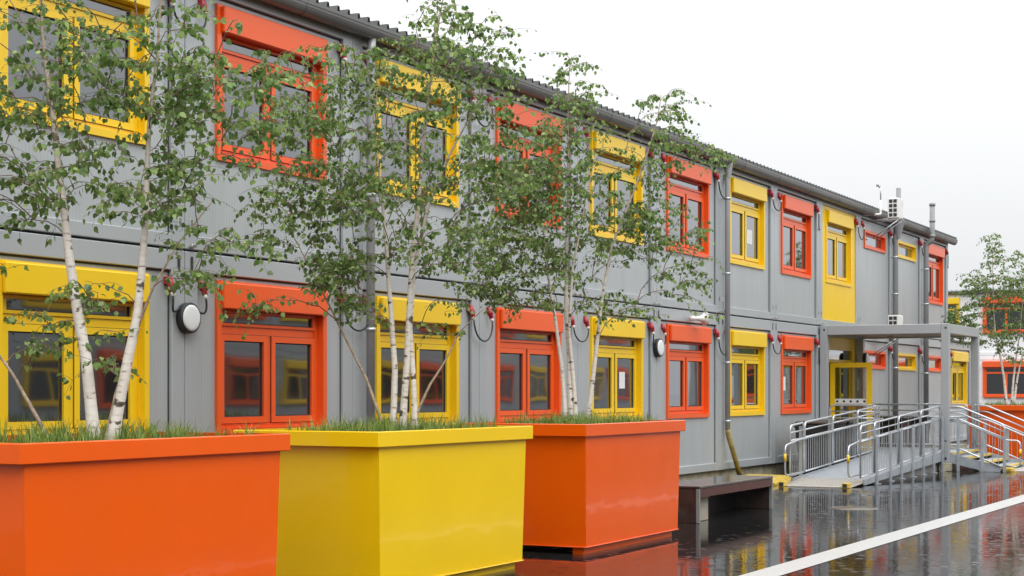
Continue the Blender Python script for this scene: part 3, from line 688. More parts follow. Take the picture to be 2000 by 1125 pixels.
for yy in (RY0, RY1):
    xs = [27.75, 28.62] if yy == RY0 else [27.75, 28.55]
    rail('railing_panel', [rfl(xs[0], yy), rfl(xs[1] - 0.02, yy)])
    cuts = [xs[1] + 0.04, 30.35, 32.05, 33.72]
    for a, c in zip(cuts[:-1], cuts[1:]): rail('railing_panel', [rfl(a, yy), rfl(c - 0.05, yy)])
    xi = yy + (0.07 if yy == RY0 else -0.07); h = 0.70
    handrail([(28.0, xi, rz(28) + 0.12), (27.25, xi, rz(27.25) + 0.14), (27.25, xi, rz(27.25) + 0.66), (28.0, xi, rz(28.0) + h), (33.7, xi, DZ + h)], 0, band=(27.25, xi, rz(27.25) + 0.45))
# posts along the outer side
for k, xx in enumerate((28.62, 29.55, 30.35, 31.2, 32.05, 32.9, 33.66)):
    rp(MB().bbox(xx - 0.023, xx + 0.023, RY0 - 0.08, RY0 - 0.037, 0.0, rz(xx) + 0.74, 0.004).bbox(xx - 0.06, xx + 0.06, RY0 - 0.12, RY0 - 0.02, 0.0, 0.012, 0.002), 'railing_post', 'galvanised_dull')
for xx in (28.55, 30.35, 32.05, 33.66):
    rp(MB().bbox(xx - 0.03, xx + 0.03, RY1 + 0.037, RY1 + 0.085, 0.0, rz(xx) + 0.90, 0.004), 'railing_post', 'galvanised_dull')
# landing railings
rail('railing_panel', [(RX1 + 0.05, -0.2, DZ), (RX1 + 0.05, -1.22, DZ)])
rail('railing_panel', [(DX1 - 0.03, -0.15, DZ), (DX1 - 0.03, DY + 0.20, DZ)], bal=0.14)
SXA, SXB = 33.90, 36.46
SXA, SXB = 33.90, 36.46
rail('railing_panel', [(SXB + 0.1, DY + 0.02, DZ), (DX1 - 0.12, DY + 0.02, DZ)], bal=0.14)
# steps down to the yard
SL = 1.02
for xx in (SXA - 0.03, SXB):
    b = MB(); prof = [(DY - 0.032, DZ - 0.005), (DY - 0.032, DZ - 0.20), (DY - SL + 0.28, 0.005), (DY - SL - 0.02, 0.005), (DY - SL - 0.02, 0.12)]
    b.sweep(prof, xx, xx + 0.03); rp(b, 'step_stringer', 'galvanised_dull')
for k, zz in enumerate((0.285, 0.19, 0.095)):
    yy = DY - 0.04 - k * 0.32
    o = rp(MB().box(SXA + 0.002, SXB - 0.002, yy - 0.31, yy, zz - 0.03, zz), 'step_tread', 'galvanised_dull')
    MB().bbox(SXA + 0.004, SXB - 0.004, yy - 0.335, yy - 0.27, zz - 0.04, zz + 0.006, 0.004).build('nosing', 'wet_kerb_yellow', o)
o = rp(MB().bbox(SXA + 0.004, SXB - 0.004, DY - 0.075, DY - 0.034, DZ - 0.04, DZ + 0.006, 0.004), 'nosing', 'wet_kerb_yellow')
def sfl(y): return DZ - (DY - y) * (DZ - 0.0) / (SL + 0.05)
for xx in (SXA - 0.045, SXB + 0.045):
    ya, yb, yc = DY + 0.06, DY - 0.24, DY - 1.12
    f = MB(); f.tube(rounded([(xx, ya, DZ + 0.12), (xx, ya, DZ + 0.96), (xx, yb, DZ + 0.95), (xx, yc, sfl(yc) + 0.97), (xx, yc, 0.12)], 0.09, 5), 0.0185, 8)
    f.tube(rounded([(xx, ya, DZ + 0.83), (xx, yb, DZ + 0.82), (xx, yc, sfl(yc) + 0.83)], 0.05, 3), 0.014, 8)
    f.tube(rounded([(xx, ya, DZ + 0.70), (xx, yb, DZ + 0.69), (xx, yc, sfl(yc) + 0.70)], 0.05, 3), 0.018, 8)
    f.tube(rounded([(xx, ya, DZ + 0.10), (xx, yb, DZ + 0.09), (xx, yc, sfl(yc) + 0.10)], 0.05, 3), 0.018, 8)
    o = rp(f, 'step_railing', 'galvanised'); f = MB()
    for j in range(1, 10):
        y_ = ya + (yc - ya) * j / 10; z_ = DZ if y_ > yb else sfl(y_); f.tube([(xx, y_, z_ + 0.10), (xx, y_, z_ + 0.69)], 0.0065, 5, caps=False)
    f.build('baluster_infill', 'galvanised', o)
    xi = xx + (0.065 if xx < SXA else -0.065)
    handrail([(xi, ya - 0.05, DZ + 0.66), (xi, yb, DZ + 0.65), (xi, yc, sfl(yc) + 0.66), (xi, yc - 0.30, sfl(yc) + 0.66), (xi, yc - 0.30, sfl(yc) + 0.12), (xi, yc, sfl(yc) + 0.15)], 0, band=(xi, yc - 0.30, sfl(yc) + 0.42))
    for y_ in (DY - 0.2, DY - 0.68, DY - 1.12):
        rp(MB().bbox(xx - 0.024, xx + 0.024, y_ - 0.03, y_ + 0.03, 0.0, max(DZ if y_ > yb else sfl(y_), 0) + 0.72, 0.004), 'railing_post', 'galvanised_dull')
# yellow tube ends at the feet
for (x_, y_) in ((RX0 - 0.06, RY0 + 0.02), (RX0 - 0.06, RY1 - 0.12)):
    o = rp(MB().ring(0, 0.10, 0, 0.09, 0.008, 0.008, 0.008, 0.008, 0, 0.01), 'tube_end', 'wet_kerb_yellow') if False else rp(MB().bbox(x_ - 0.10, x_ + 0.14, y_, y_ + 0.10, 0.0, 0.085, 0.006), 'tube_end', 'wet_kerb_yellow')
    MB().box(x_ - 0.1025, x_ - 0.098, y_ + 0.012, y_ + 0.088, 0.012, 0.073).build('opening', 'dark_gap', o)
rp(MB().bbox(SXA + 0.12, SXA + 0.62, DY - SL - 0.20, DY - SL - 0.08, 0.0, 0.075, 0.008), 'tube_end', 'wet_kerb_yellow')
# kerb block beside the ramp
tag(MB().sweep([(-1.15, 0.0), (-0.25, 0.0), (-0.25, 0.12), (-0.95, 0.12), (-1.15, 0.03)], 27.35, 28.6).build('kerb_block', 'wet_kerb_yellow'), 'low yellow painted kerb block against the wall left of the ramp', 'kerb')

# ------------------------------------------------------------------ wheelie bins behind the ramp
def make_bin(x, y, rz_, label, m='black_plastic'):
    t = thing('wheelie_bin', label, 'bin', (x, y, 0), rz_, 'dark wheelie bins along the wall')
    b = MB(); lo = [(-0.23, -0.27), (0.23, -0.27), (0.23, 0.22), (-0.23, 0.22)]; hi = [(-0.285, -0.34), (0.285, -0.34), (0.285, 0.30), (-0.285, 0.30)]
    b.v += [(p, q, 0.06) for p, q in lo] + [(p, q, 0.98) for p, q in hi]
    for k in range(4): l = (k + 1) % 4; b.face([k, l, 4 + l, 4 + k])
    b.face([3, 2, 1, 0]); b.face([4, 5, 6, 7]); b.bbox(-0.30, 0.30, -0.355, 0.315, 0.93, 0.985, 0.01); b.build('tub', 'black_plastic', t)
    MB().bbox(-0.305, 0.305, -0.37, 0.30, 0.987, 1.05, 0.02).build('lid', m, t)
    MB().tube([(-0.26, 0.36, 1.0), (0.26, 0.36, 1.0)], 0.016, 8).bbox(-0.25, -0.2, 0.30, 0.37, 0.975, 1.0, 0.004).bbox(0.2, 0.25, 0.30, 0.37, 0.975, 1.0, 0.004).build('handle', 'black_plastic', t)
    for s_ in (-1, 1): MB().lathe([(0.0, -0.025), (0.1, -0.025), (0.1, 0.025), (0.0, 0.025)], (s_ * 0.22, 0.24, 0.1), 'x', 16).build('wheel', 'black_plastic', t)
make_bin(31.0, -0.72, R(4), 'dark wheelie bin nearest the kerb behind the ramp railing', 'brown_plastic')
make_bin(31.75, -0.70, R(-3), 'dark wheelie bin second from the kerb behind the ramp railing', 'brown_plastic')
make_bin(32.5, -0.72, R(2), 'dark wheelie bin third from the kerb, just before the yellow door', 'black_plastic')
make_bin(37.35, -0.62, R(-4), 'dark wheelie bin closest to the landing behind the far railing', 'black_plastic')
make_bin(39.3, -0.66, R(5), 'dark wheelie bin behind the far railing below the small yellow window', 'black_plastic')

# ------------------------------------------------------------------ bench
t = thing('bench', 'low dark bench with wet slab top standing behind the right orange planter', 'bench', (19.05, -2.95, 0))
BL, BD, BH = 2.84, 0.66, 0.46
MB().bbox(0.0, BL, 0.0, BD, BH - 0.035, BH, 0.006).build('seat', 'bench_slab', t)
MB().box(0.042, BL - 0.042, 0.004, 0.03, BH - 0.14, BH - 0.037).build('front_rail', 'bench_redwood', t)
for xx in (0.0, BL - 0.04): MB().bbox(xx, xx + 0.04, 0.004, 0.05, 0.0, BH - 0.037, 0.004).build('leg_edge', 'bench_steel', t)
for xx in (0.006, BL - 0.035): MB().bbox(xx, xx + 0.028, 0.052, BD - 0.004, 0.0, BH - 0.037, 0.004).build('end_panel', 'bench_slab', t)
MB().bbox(0.25, 0.62, 0.12, 0.5, 0.0, BH - 0.145, 0.006).build('support_block', 'concrete', t)
MB().box(0.25, 0.62, 0.10, 0.118, BH - 0.17, BH - 0.142).build('edge_strip', 'wet_kerb_yellow', t)
MB().box(0.036, BL - 0.036, 0.52, 0.55, 0.0, BH - 0.037).build('back_panel', 'bench_core', t)

# ------------------------------------------------------------------ planters
def planter(x0, x1, y0, y1, colour, label, zr=1.315, rot=0.0):
    """x0..x1 and y0..y1 are the foot of the body; the walls lean outwards"""
    cx, cy = (x0 + x1) / 2, (y0 + y1) / 2; t = thing('planter', label, 'planter', (cx, cy, 0), rot, 'large steel planters in front of the building')
    hx, hy = (x1 - x0) / 2, (y1 - y0) / 2; tx, ty = hx + 0.045, hy + 0.018; z0, z1 = 0.08, zr - 0.05
    b = MB(); N = 10
    lo = [(-hx, -hy), (hx, -hy), (hx, hy), (-hx, hy)]; hi = [(-tx, -ty), (tx, -ty), (tx, ty), (-tx, ty)]
    b.v += [(p, q, z0) for p, q in lo] + [(p, q, z1) for p, q in hi]
    for k in range(4): l = (k + 1) % 4; b.face([k, l, 4 + l, 4 + k])
    b.face([3, 2, 1, 0])
    b.build('body', colour, t)
    fl = MB()                                         # folded lip along the foot
    fl.bbox(-hx - 0.012, hx + 0.012, -hy - 0.012, hy + 0.012, z0 - 0.012, z0 - 0.001, 0.003); fl.build('bottom_lip', colour, t)
    rx, ry = tx + 0.068, ty + 0.036; rz0 = zr - 0.125
    rm = MB(); o8 = [(-rx, -ry), (rx, -ry), (rx, ry), (-rx, ry)]; i8 = [(-tx + 0.03, -ty + 0.03), (tx - 0.03, -ty + 0.03), (tx - 0.03, ty - 0.03), (-tx + 0.03, ty - 0.03)]
    c = 0.006
    oc = [(p - math.copysign(c, p), q - math.copysign(c, q)) for p, q in o8]
    rings = [[(p, q, rz0) for p, q in hi], [(p, q, rz0) for p, q in oc], [(p, q, rz0 + c) for p, q in o8], [(p, q, zr - c) for p, q in o8], [(p, q, zr) for p, q in oc], [(p, q, zr) for p, q in i8], [(p, q, zr - 0.14) for p, q in i8]]
    for r_ in rings: rm.v += r_
    for i in range(len(rings) - 1):
        for k in range(4): l = (k + 1) % 4; rm.face([i * 4 + l, i * 4 + k, i * 4 + 4 + k, i * 4 + 4 + l][::-1])
    rm.build('rim', colour, t)
    MB().box(-tx + 0.031, tx - 0.031, -ty + 0.031, ty - 0.031, zr - 0.12, zr - 0.055).build('soil', 'soil', t)
    for q in (-1, 1): MB().box(-hx + 0.05, hx - 0.05, q * (hy - 0.11) - 0.06, q * (hy - 0.11) + 0.06, 0.0, z0 - 0.013).build('skid', colour, t)
    return t
PY0, PY1 = -3.34, -2.02
planter(7.22, 9.62, PY0 + 0.02, PY1 + 0.02, 'orange_planter', 'large orange planter at the left edge holding the tallest birch', 1.335, R(-1.0))
planter(11.09, 13.50, PY0 + 0.02, PY1 + 0.02, 'yellow_planter', 'large yellow planter between two orange planters', 1.318, R(-0.8))
planter(14.88, 17.34, PY0, PY1, 'orange_planter', 'large orange planter right of the yellow one, next to the bench', 1.31)
planter_d = planter(39.0, 41.45, PY0, PY1, 'orange_planter', 'distant orange planter beyond the canopy and steps', 1.31)

def grass(cx, cy, hx, hy, z, n, label, seed):
    rnd = random.Random(seed); b = MB(); tufts = []
    for k in range(n): tufts.append((cx + rnd.uniform(-hx, hx), cy + rnd.uniform(-hy, hy), rnd.uniform(0.55, 1.25)))
    from mathutils import noise
    tufts = [q for q in tufts if noise.noise((q[0] * 2.3, q[1] * 2.3, seed)) > -0.12 or rnd.random() < 0.25]
    for (tx_, ty_, sz) in tufts:
        for j in range(rnd.randint(10, 17)):
            a = rnd.uniform(0, 6.283); L_ = rnd.uniform(0.06, 0.22) * sz; lean = rnd.uniform(0.1, 0.9); wd = rnd.uniform(0.0024, 0.0052)
            dx, dy = math.cos(a), math.sin(a); bx, by = tx_ + dx * rnd.uniform(0, 0.03), ty_ + dy * rnd.uniform(0, 0.03)
            ps = []
            for i in range(4):
                u = i / 3; ps.append((bx + dx * lean * L_ * u * u, by + dy * lean * L_ * u * u, z + L_ * (u - 0.35 * lean * u * u * u)))
            sx, sy = -dy, dx; i0 = len(b.v)
            for i in range(3):
                k_ = wd * (1 - 0.28 * i); b.v += [(ps[i][0] - sx * k_, ps[i][1] - sy * k_, ps[i][2]), (ps[i][0] + sx * k_, ps[i][1] + sy * k_, ps[i][2])]
            b.v.append(ps[3])
            b.face([i0, i0 + 1, i0 + 3, i0 + 2]); b.face([i0 + 2, i0 + 3, i0 + 5, i0 + 4]); b.face([i0 + 4, i0 + 5, i0 + 6])
    tag(b.build('grass', 'grass_blade'), label, 'grass', kind='stuff')
grass(8.44, -2.66, 1.12, 0.55, 1.275, 300, 'green grass tufts filling the left orange planter', 1)
grass(12.30, -2.66, 1.17, 0.55, 1.258, 300, 'green grass tufts filling the yellow planter', 2)
grass(16.11, -2.68, 1.2, 0.55, 1.252, 300, 'green grass tufts filling the orange planter beside the bench', 3)
grass(40.22, -2.68, 1.2, 0.55, 1.25, 150, 'green grass tufts in the distant orange planter', 4)

# ------------------------------------------------------------------ birch trees
TREE_A = {'base': [8.584, -2.65, 1.34], 'stems': [(0.042, [(-0.05, 1.25), (-0.11, 1.86), (-0.17, 2.21), (-0.22, 2.56), (-0.25, 2.8), (-0.3, 3.15), (-0.34, 3.46), (-0.38, 3.78), (-0.41, 4.09), (-0.42, 4.51), (-0.42, 4.82)]), (0.038, [(0.06, 1.25), (0.16, 1.79), (0.23, 2.14), (0.26, 2.45), (0.29, 2.77), (0.31, 3.15), (0.33, 3.5), (0.37, 3.88), (0.39, 4.3), (0.41, 4.71)]), (0.014, [(-0.33, 1.25), (-0.49, 1.55), (-0.59, 1.72), (-0.7, 1.86), (-0.83, 2.07), (-0.94, 2.35)]), (0.013, [(0.01, 1.25), (0.09, 1.62), (0.24, 2.05), (0.35, 2.35), (0.5, 2.63), (0.77, 2.94)])], 'blobs': [(-0.49, 3.88, 0.66, 0.52, 36), (-0.49, 3.15, 0.49, 0.38, 26), (0.0, 3.6, 0.31, 0.56, 15), (0.42, 3.91, 0.38, 0.45, 24), (0.56, 3.43, 0.31, 0.31, 18), (0.45, 3.01, 0.38, 0.24, 13), (0.7, 3.67, 0.21, 0.35, 9), (0.77, 2.66, 0.28, 0.16, 6), (-0.42, 2.04, 0.31, 0.21, 5), (0.1, 1.86, 0.14, 0.21, 3), (-0.07, 2.35, 0.28, 0.14, 4), (0.63, 2.35, 0.14, 0.14, 3), (-0.97, 3.25, 0.35, 1.04, 25), (-0.35, 4.64, 0.7, 0.35, 15), (0.42, 4.61, 0.42, 0.28, 10), (0.97, 3.88, 0.24, 0.31, 8), (1.05, 3.43, 0.22, 0.3, 7)]}
TREE_B = {'base': [12.484, -2.65, 1.374], 'stems': [(0.029, [(-0.08, 1.25), (-0.06, 1.84), (-0.09, 2.3), (-0.13, 2.75), (-0.17, 3.16), (-0.21, 3.62), (-0.23, 3.98), (-0.21, 4.44)]), (0.031, [(0.0, 1.25), (0.05, 1.93), (0.07, 2.39), (0.09, 2.84), (0.14, 3.3), (0.18, 3.75), (0.24, 4.21), (0.3, 4.62), (0.35, 4.99), (0.39, 5.26)]), (0.026, [(0.12, 1.25), (0.1, 1.75), (0.07, 2.2), (0.12, 2.75), (0.25, 3.3), (0.43, 3.75), (0.62, 4.12), (0.8, 4.48)]), (0.012, [(-0.14, 1.25), (-0.32, 1.75), (-0.48, 2.07), (-0.62, 2.34), (-0.8, 2.66), (-0.98, 3.02), (-1.12, 3.3)]), (0.0115, [(0.05, 1.25), (0.25, 1.7), (0.39, 1.93), (0.52, 2.16), (0.73, 2.39)])], 'blobs': [(0.07, 3.62, 0.91, 0.59, 56), (-0.62, 3.21, 0.55, 0.55, 30), (-0.62, 3.98, 0.41, 0.5, 15), (-0.02, 4.35, 0.5, 0.5, 22), (0.43, 4.53, 0.55, 0.46, 24), (0.71, 4.76, 0.36, 0.32, 8), (0.8, 4.07, 0.32, 0.5, 13), (0.3, 2.93, 0.5, 0.32, 16), (-0.48, 2.66, 0.27, 0.27, 16), (-1.12, 3.3, 0.27, 0.27, 6), (-0.84, 4.44, 0.32, 0.36, 7), (-1.03, 3.98, 0.27, 0.36, 6), (0.39, 5.03, 0.23, 0.18, 5), (0.89, 3.66, 0.27, 0.36, 6), (-1.3, 2.43, 0.27, 0.11, 3), (0.43, 2.3, 0.27, 0.18, 3), (-0.39, 4.62, 0.27, 0.27, 5), (-0.3, 2.39, 0.23, 0.18, 5), (-0.9, 3.85, 0.36, 0.45, 11), (-1.03, 3.2, 0.36, 0.32, 8)]}
TREE_C = {'base': [16.108, -2.65, 1.327], 'stems': [(0.026, [(-0.11, 1.25), (-0.15, 1.88), (-0.22, 2.44), (-0.31, 2.88), (-0.36, 3.39), (-0.42, 3.77)]), (0.029, [(-0.05, 1.25), (-0.07, 1.99), (-0.11, 2.55), (-0.11, 3.22), (-0.08, 3.77), (-0.07, 4.33), (-0.07, 4.78), (-0.08, 5.17)]), (0.027, [(0.0, 1.25), (-0.03, 1.77), (-0.07, 2.27), (-0.04, 3.0), (0.08, 3.66), (0.22, 4.22)]), (0.026, [(0.12, 1.25), (0.18, 1.77), (0.22, 2.11), (0.26, 2.44), (0.31, 2.77), (0.39, 3.22), (0.56, 3.66), (0.72, 4.11), (0.86, 4.55), (0.92, 4.83)])], 'blobs': [(-0.36, 3.55, 0.61, 0.61, 44), (-0.7, 3.22, 0.56, 0.45, 30), (-0.08, 4.33, 0.45, 0.61, 28), (-0.08, 4.94, 0.28, 0.39, 11), (0.36, 3.5, 0.45, 0.61, 20), (0.7, 3.55, 0.39, 0.5, 15), (0.86, 4.39, 0.33, 0.5, 12), (0.97, 4.78, 0.22, 0.22, 4), (1.31, 4.22, 0.33, 0.22, 5), (1.08, 3.27, 0.45, 0.45, 11), (-0.58, 3.94, 0.39, 0.33, 12), (-0.92, 2.88, 0.33, 0.28, 10), (-0.36, 2.77, 0.67, 0.33, 18), (1.14, 2.77, 0.33, 0.33, 5), (0.42, 2.55, 0.45, 0.17, 5), (-0.92, 4.11, 0.39, 0.39, 7), (-0.55, 3.95, 0.4, 0.45, 10), (-0.2, 3.9, 0.5, 0.4, 14)]}
TREE_D = {'base': [40.714, -2.65, 1.364], 'stems': [(0.035, [(-0.11, 1.25), (-0.17, 1.93), (-0.25, 2.47), (-0.37, 3.05), (-0.43, 3.67), (-0.46, 4.41), (-0.45, 5.4)]), (0.03, [(0.01, 1.25), (0.06, 1.93), (0.11, 2.34), (0.25, 3.17), (0.37, 4.16), (0.43, 4.91)]), (0.03, [(0.05, 1.25), (0.14, 1.93), (0.21, 2.34), (0.5, 3.42), (0.8, 4.41)])], 'blobs': [(-0.43, 4.16, 0.56, 0.74, 30), (-0.45, 5.03, 0.22, 0.5, 10), (-1.05, 3.48, 0.47, 0.5, 22), (0.19, 3.67, 0.62, 0.87, 30), (-0.5, 3.05, 0.87, 0.31, 22), (0.8, 4.04, 0.62, 1.11, 30), (-0.93, 4.16, 0.27, 0.37, 7), (-1.3, 3.17, 0.31, 0.31, 10), (-0.06, 2.55, 0.5, 0.31, 7), (0.19, 4.53, 0.37, 0.62, 10)]}
RV = Vector((math.sin(R(27.539)), -math.cos(R(27.539)), 0)); VV = Vector((math.cos(R(27.539)), math.sin(R(27.539)), 0))
def birch(T, label, seed, density=1.0, leaf=0.052, lpt=(9, 15)):
    """stems as drawn, then twigs grown one after another towards points spread through the crown"""
    rnd = random.Random(seed); bx, by, bz = T['base']
    t = thing('birch_tree', label, 'tree', (bx, by, 1.25), group='multi-stemmed birches in the planters')
    O = Vector((bx, by, 1.25))
    nodes = []; kids = {}; par = []; rad0 = []
    def add(p, parent, r=None):
        nodes.append(Vector(p)); par.append(parent); rad0.append(r); return len(nodes) - 1
    stems = []
    for si, (r0, pts) in enumerate(T['stems']):
        ph = rnd.uniform(0, 6.28); q = []
        n = len(pts); dd = rnd.uniform(-0.25, 0.25) * (0.5 if si < 2 else 1)
        fine = []
        for i in range(n - 1):
            for j in range(4):
                u = j / 4; fine.append((pts[i][0] * (1 - u) + pts[i + 1][0] * u, pts[i][1] * (1 - u) + pts[i + 1][1] * u))
        fine.append(pts[-1]); m = len(fine); ids = []; last = -1
        for i, (dx, z) in enumerate(fine):
            u = i / (m - 1); wob = 0.018 * math.sin(ph + u * 9) * u
            p = Vector((bx, by, 0)) + RV * (dx + wob) + VV * (dd * u + 0.05 * math.sin(ph + u * 5) * u) + Vector((0, 0, z))
            last = add(p, last if i else -1, r0 * (1 - u) ** 1.15 * 0.94 + 0.0038); ids.append(last)
        stems.append((ids, r0))
    nst = len(nodes)
    # crown points
    targets = []
    for (dx, z, rx, rzz, n) in T['blobs']:
        for k in range(max(1, int(round(n * density)))):
            while True:
                a, b_, c = rnd.uniform(-1, 1), rnd.uniform(-1, 1), rnd.uniform(-1, 1)
                if a * a + b_ * b_ + c * c < 1: break
            dep = min(1.0, max(rx, 0.35) * 1.1)
            targets.append(Vector((bx, by, 0)) + RV * (dx + a * rx) + VV * (b_ * dep) + Vector((0, 0, z + c * rzz)))
    axis = lambda p: (Vector((p.x - bx, p.y - by, 0)).length)
    targets.sort(key=axis)
    tw = MB(); lf = MB()
    def leaf_at(p, d, s):
        # ovate pointed leaf, folded along its midrib, hanging from a short stalk
        d = d.normalized(); side = d.cross(Vector((rnd.uniform(-1, 1), rnd.uniform(-1, 1), rnd.uniform(-.6, .6))))
        if side.length < 1e-3: side = Vector((1, 0, 0))
        side.normalize(); nrm = side.cross(d); fold = rnd.uniform(0.05, 0.35); cu = rnd.uniform(-0.2, 0.15)
        st = p + d * (s * 0.35); i0 = len(lf.v)
        prof = ((0.0, 0.0), (0.22, 0.36), (0.48, 0.37), (0.78, 0.17), (1.0, 0.0))
        mid = [st + d * (s * u) + nrm * (s * cu * u * u) for u, _ in prof]
        lf.v += [tuple(q) for q in mid]
        for sg in (1, -1):
            lf.v += [tuple(mid[i] + side * (sg * prof[i][1] * s) + nrm * (fold * prof[i][1] * s)) for i in (1, 2, 3)]
        A, B_ = i0 + 5, i0 + 8
        lf.face([i0, A, i0 + 1], 0, True); lf.face([i0 + 1, A, A + 1, i0 + 2], 0, True); lf.face([i0 + 2, A + 1, A + 2, i0 + 3], 0, True); lf.face([i0 + 3, A + 2, i0 + 4], 0, True)
        lf.face([i0 + 1, B_, i0], 0, True); lf.face([i0 + 2, B_ + 1, B_, i0 + 1], 0, True); lf.face([i0 + 3, B_ + 2, B_ + 1, i0 + 2], 0, True); lf.face([i0 + 4, B_ + 2, i0 + 3], 0, True)
    def leaves_along(pts, n, s):
        m = len(pts)
        for k in range(n):
            u = (k + rnd.random()) / n * (m - 1); i = min(int(u), m - 2); p = pts[i].lerp(pts[i + 1], u - i)
            dv = (pts[i + 1] - pts[i]).normalized()
            d = Vector((rnd.gauss(0, 0.55), rnd.gauss(0, 0.55), -0.75 + rnd.gauss(0, 0.3))) + dv * 0.35
            leaf_at(p, d, s * rnd.uniform(0.5, 1.2))
    for tg in targets:
        best = None; bi = 0
        for i, p in enumerate(nodes):
            v = tg - p; d = v.length; hor = math.hypot(v.x, v.y)
            if p.z > tg.z + 0.05 + 0.1 * d: continue
            cost = d + max(0, hor * 0.55 - v.z) * 0.8
            if i < nst and rad0[i] > 0.03: cost += 0.15
            if best is None or cost < best: best = cost; bi = i
        p0 = nodes[bi]; v = tg - p0; d = v.length
        if d < 0.04: continue
        ctl = p0 + Vector((v.x * 0.35, v.y * 0.35, v.z * 0.62 + 0.16 * math.hypot(v.x, v.y)))
        n = max(3, int(d / 0.09)); pts = [p0]
        for k in range(1, n + 1):
            u = k / n; q = p0 * (1 - u) ** 2 + ctl * 2 * u * (1 - u) + tg * u * u
            q = q + Vector((rnd.gauss(0, 0.008), rnd.gauss(0, 0.008), rnd.gauss(0, 0.008))) * (1 if k < n else 0); pts.append(q)
        # drooping tip
        out_ = Vector((v.x, v.y, 0)); out_ = out_.normalized() if out_.length > 1e-3 else Vector((1, 0, 0))
        Ld = rnd.uniform(0.10, 0.28); dr = rnd.uniform(0.2, 1.1); tip = []
        for k in range(1, 5):
            u = k / 4; tip.append(tg + out_ * (Ld * u * 0.8) + Vector((rnd.gauss(0, .01), rnd.gauss(0, .01), Ld * (0.25 * u - dr * u * u))))
        last = bi
        for q in pts[1:]: last = add(q, last)
        r_ = 0.0030 + 0.0055 * min(1.2, d)
        allp = pts + tip; m = len(allp)
        tw.tube(allp, [max(0.0012, r_ * (1 - 0.85 * k / (m - 1))) for k in range(m)], 5, caps=False)
        nl = rnd.randint(*lpt); leafy_part = allp[max(1, len(pts) - 1 - int(0.28 / 0.09)):]
        leaves_along(leafy_part, nl, leaf)
        if d > 0.35: leaves_along(pts[len(pts) // 2:], int(d * 5), leaf)
        # side twiglets
        for k in range(rnd.randint(1, 3)):
            j = rnd.randint(max(1, len(pts) // 2), len(allp) - 1); s0 = allp[j]; a = rnd.uniform(0, 6.28); ll = rnd.uniform(0.10, 0.24); dv = Vector((math.cos(a), math.sin(a), rnd.uniform(-0.1, 0.6)))
            sp = [s0 + dv * (ll * u / 3) + Vector((0, 0, -0.35 * ll * (u / 3) ** 2)) for u in range(4)]
            tw.tube(sp, [0.0018, 0.0015, 0.0012, 0.001], 4, caps=False); leaves_along(sp, rnd.randint(3, 6), leaf)
    for ids, r0 in stems:
        pp = [nodes[i] - O for i in ids]; rr = [rad0[i] for i in ids]
        if r0 > 0.02: rr[0] *= 1.25; rr[1] *= 1.08
        o = MB().tube(pp, rr, 10 if r0 > 0.02 else 7).build('trunk' if r0 > 0.02 else 'thin_stem', 'birch_bark' if r0 > 0.02 else 'young_bark', t)
    tw.v = [tuple(Vector(q) - O) for q in tw.v]; lf.v = [tuple(Vector(q) - O) for q in lf.v]
    tw.build('branches', 'twig', t); lf.build('leaves', 'birch_leaf', t)
    return t
birch(TREE_A, 'tallest white birch in the left orange planter, two thick stems crossing the yellow window', 11, 1.85, 0.049)
birch(TREE_B, 'bushy birch with several thin white stems in the yellow planter', 12, 2.15, 0.048)
birch(TREE_C, 'birch with a fan of four slim stems in the orange planter by the bench', 13, 2.3, 0.048)
tree_d = birch(TREE_D, 'distant slender birch in front of the pale building at right', 14, 2.6, 0.055)

for (x_, y_, a_, w_) in ((54.0, -7.5, 70, 'first'), (60.0, -10.0, 190, 'second'), (66.0, -13.5, 300, 'third')):
    q = copy_tree(planter_d); q.location = (x_, y_, 0); q['label'] = 'far orange planter outside the view at right, %s past the distant one' % w_
    q = copy_tree(tree_d); q.location = (x_, y_, 1.25); q.rotation_euler = (0, 0, R(a_)); q['label'] = 'far birch outside the view at right, mirrored in window glass, %s past the distant one' % w_

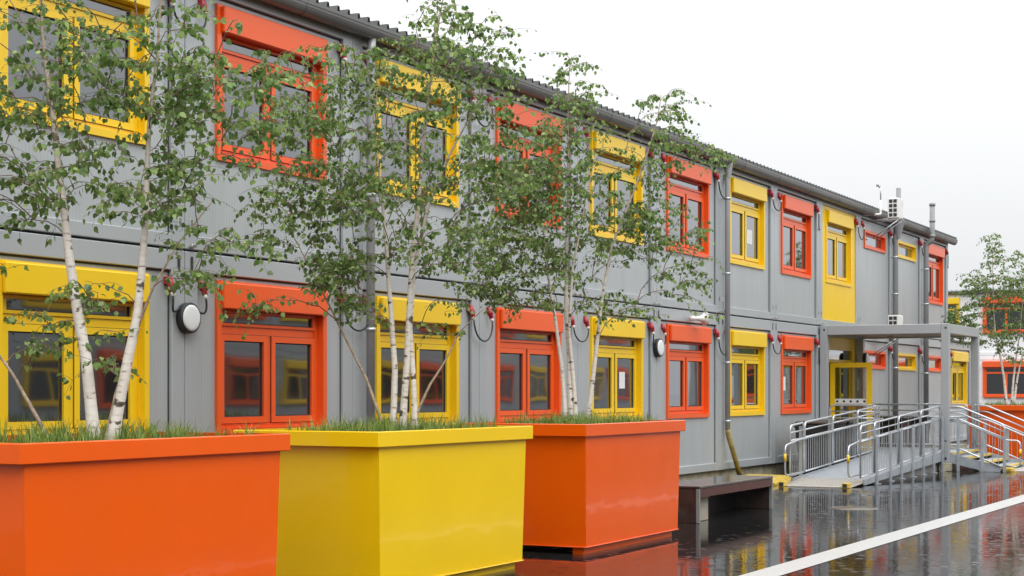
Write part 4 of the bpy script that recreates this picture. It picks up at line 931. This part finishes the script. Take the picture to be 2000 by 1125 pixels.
# ------------------------------------------------------------------ far building closing the yard, and the block across the yard
def combo_window(colour, name='window'):
    b = MB().ring(0, CW, 0, ZB, 0.09, 0.09, 0.09, 0.28, -0.05, 0.06)
    b.bbox(0.0, CW, -0.14, -0.052, 1.31, 1.56, 0.012)
    b.ring(0.092, CW - 0.092, 0.092, 1.298, 0.07, 0.07, 0.06, 0.04, 0.0, 0.05); b.box(0.163, CW - 0.163, 0.002, 0.048, 1.03, 1.11); b.box(0.95, 1.05, 0.002, 0.048, 0.153, 1.029)
    return b.mesh(name, [colour])
pm = MB().box(0.16, 0.95, 0.03, 0.04, 0.152, 1.03).box(1.05, 1.84, 0.03, 0.04, 0.152, 1.03).box(0.16, 1.84, 0.03, 0.04, 1.11, 1.26).mesh('pane', ['pane_dark'])
cw_y, cw_o = combo_window('yellow'), combo_window('orange')
def block(name, label, loc, rzv, nb, wallm, z_off, depth, first, skip=()):
    """two-storey row of container bays along local x, front at local y = 0"""
    t = thing(name, label, 'building', loc, rzv); Ln = nb * P
    MB().box(0, Ln, 0.03, depth, 0.0 + z_off, 5.83 + z_off).build('wall', wallm, t)
    f = MB()
    for k in range(nb + 1): f.box(max(0, k * P - 0.14), min(Ln, k * P + 0.14), -0.0, 0.029, 0.2 + z_off, 5.83 + z_off)
    for z0, z1 in ((0.2, 0.36), (2.83, 3.01), (3.03, 3.165), (5.62, 5.83)): 
        for k in range(nb): f.box(k * P + 0.141, (k + 1) * P - 0.141, 0.002, 0.028, z0 + z_off, z1 + z_off)
    f.build('frame_beams', wallm, t)
    MB().box(-0.2, Ln + 0.2, -0.2, depth + 0.1, 5.831 + z_off, 5.87 + z_off).build('roof', 'far_roof', t)
    MB().sweep([(-0.03, 5.829 + z_off), (-0.03, 5.73 + z_off), (-0.10, 5.70 + z_off), (-0.17, 5.74 + z_off), (-0.19, 5.829 + z_off)], -0.2, Ln + 0.2).build('gutter', 'gutter_grey', t)
    rb_ = MB(); xx = -0.1
    while xx < Ln: rb_.box(xx, xx + 0.06, -0.18, depth, 5.871 + z_off, 5.91 + z_off); xx += 0.21
    rb_.build('roof_rib', 'far_roof', t)
    for k in range(nb):
        for i in (0, 1):
            o = bpy.data.objects.new('window', (cw_o if (k + first) % 2 == 0 else cw_y)); COL.objects.link(o); o.parent = t; o.location = (k * P + 0.5, -0.031, WB[i] + z_off)
            q = bpy.data.objects.new('pane', pm); COL.objects.link(q); q.parent = o
    return t
# local x of the far block runs towards -y in the world; a window must span y = 4.59 .. 2.6
ystart = 4.59 + 0.5 + 2 * P
block('container_building', 'pale container block with orange windows behind the distant birch', (73.0, ystart, 0), R(-90), 9, 'far_wall', 0.18, 6.0, 0)
block('container_building', 'grey container block across the yard, mirrored in the lower windows', (78.0, -22.0, 0), R(180), 24, 'panel_grey', 0.0, 6.0, 1)
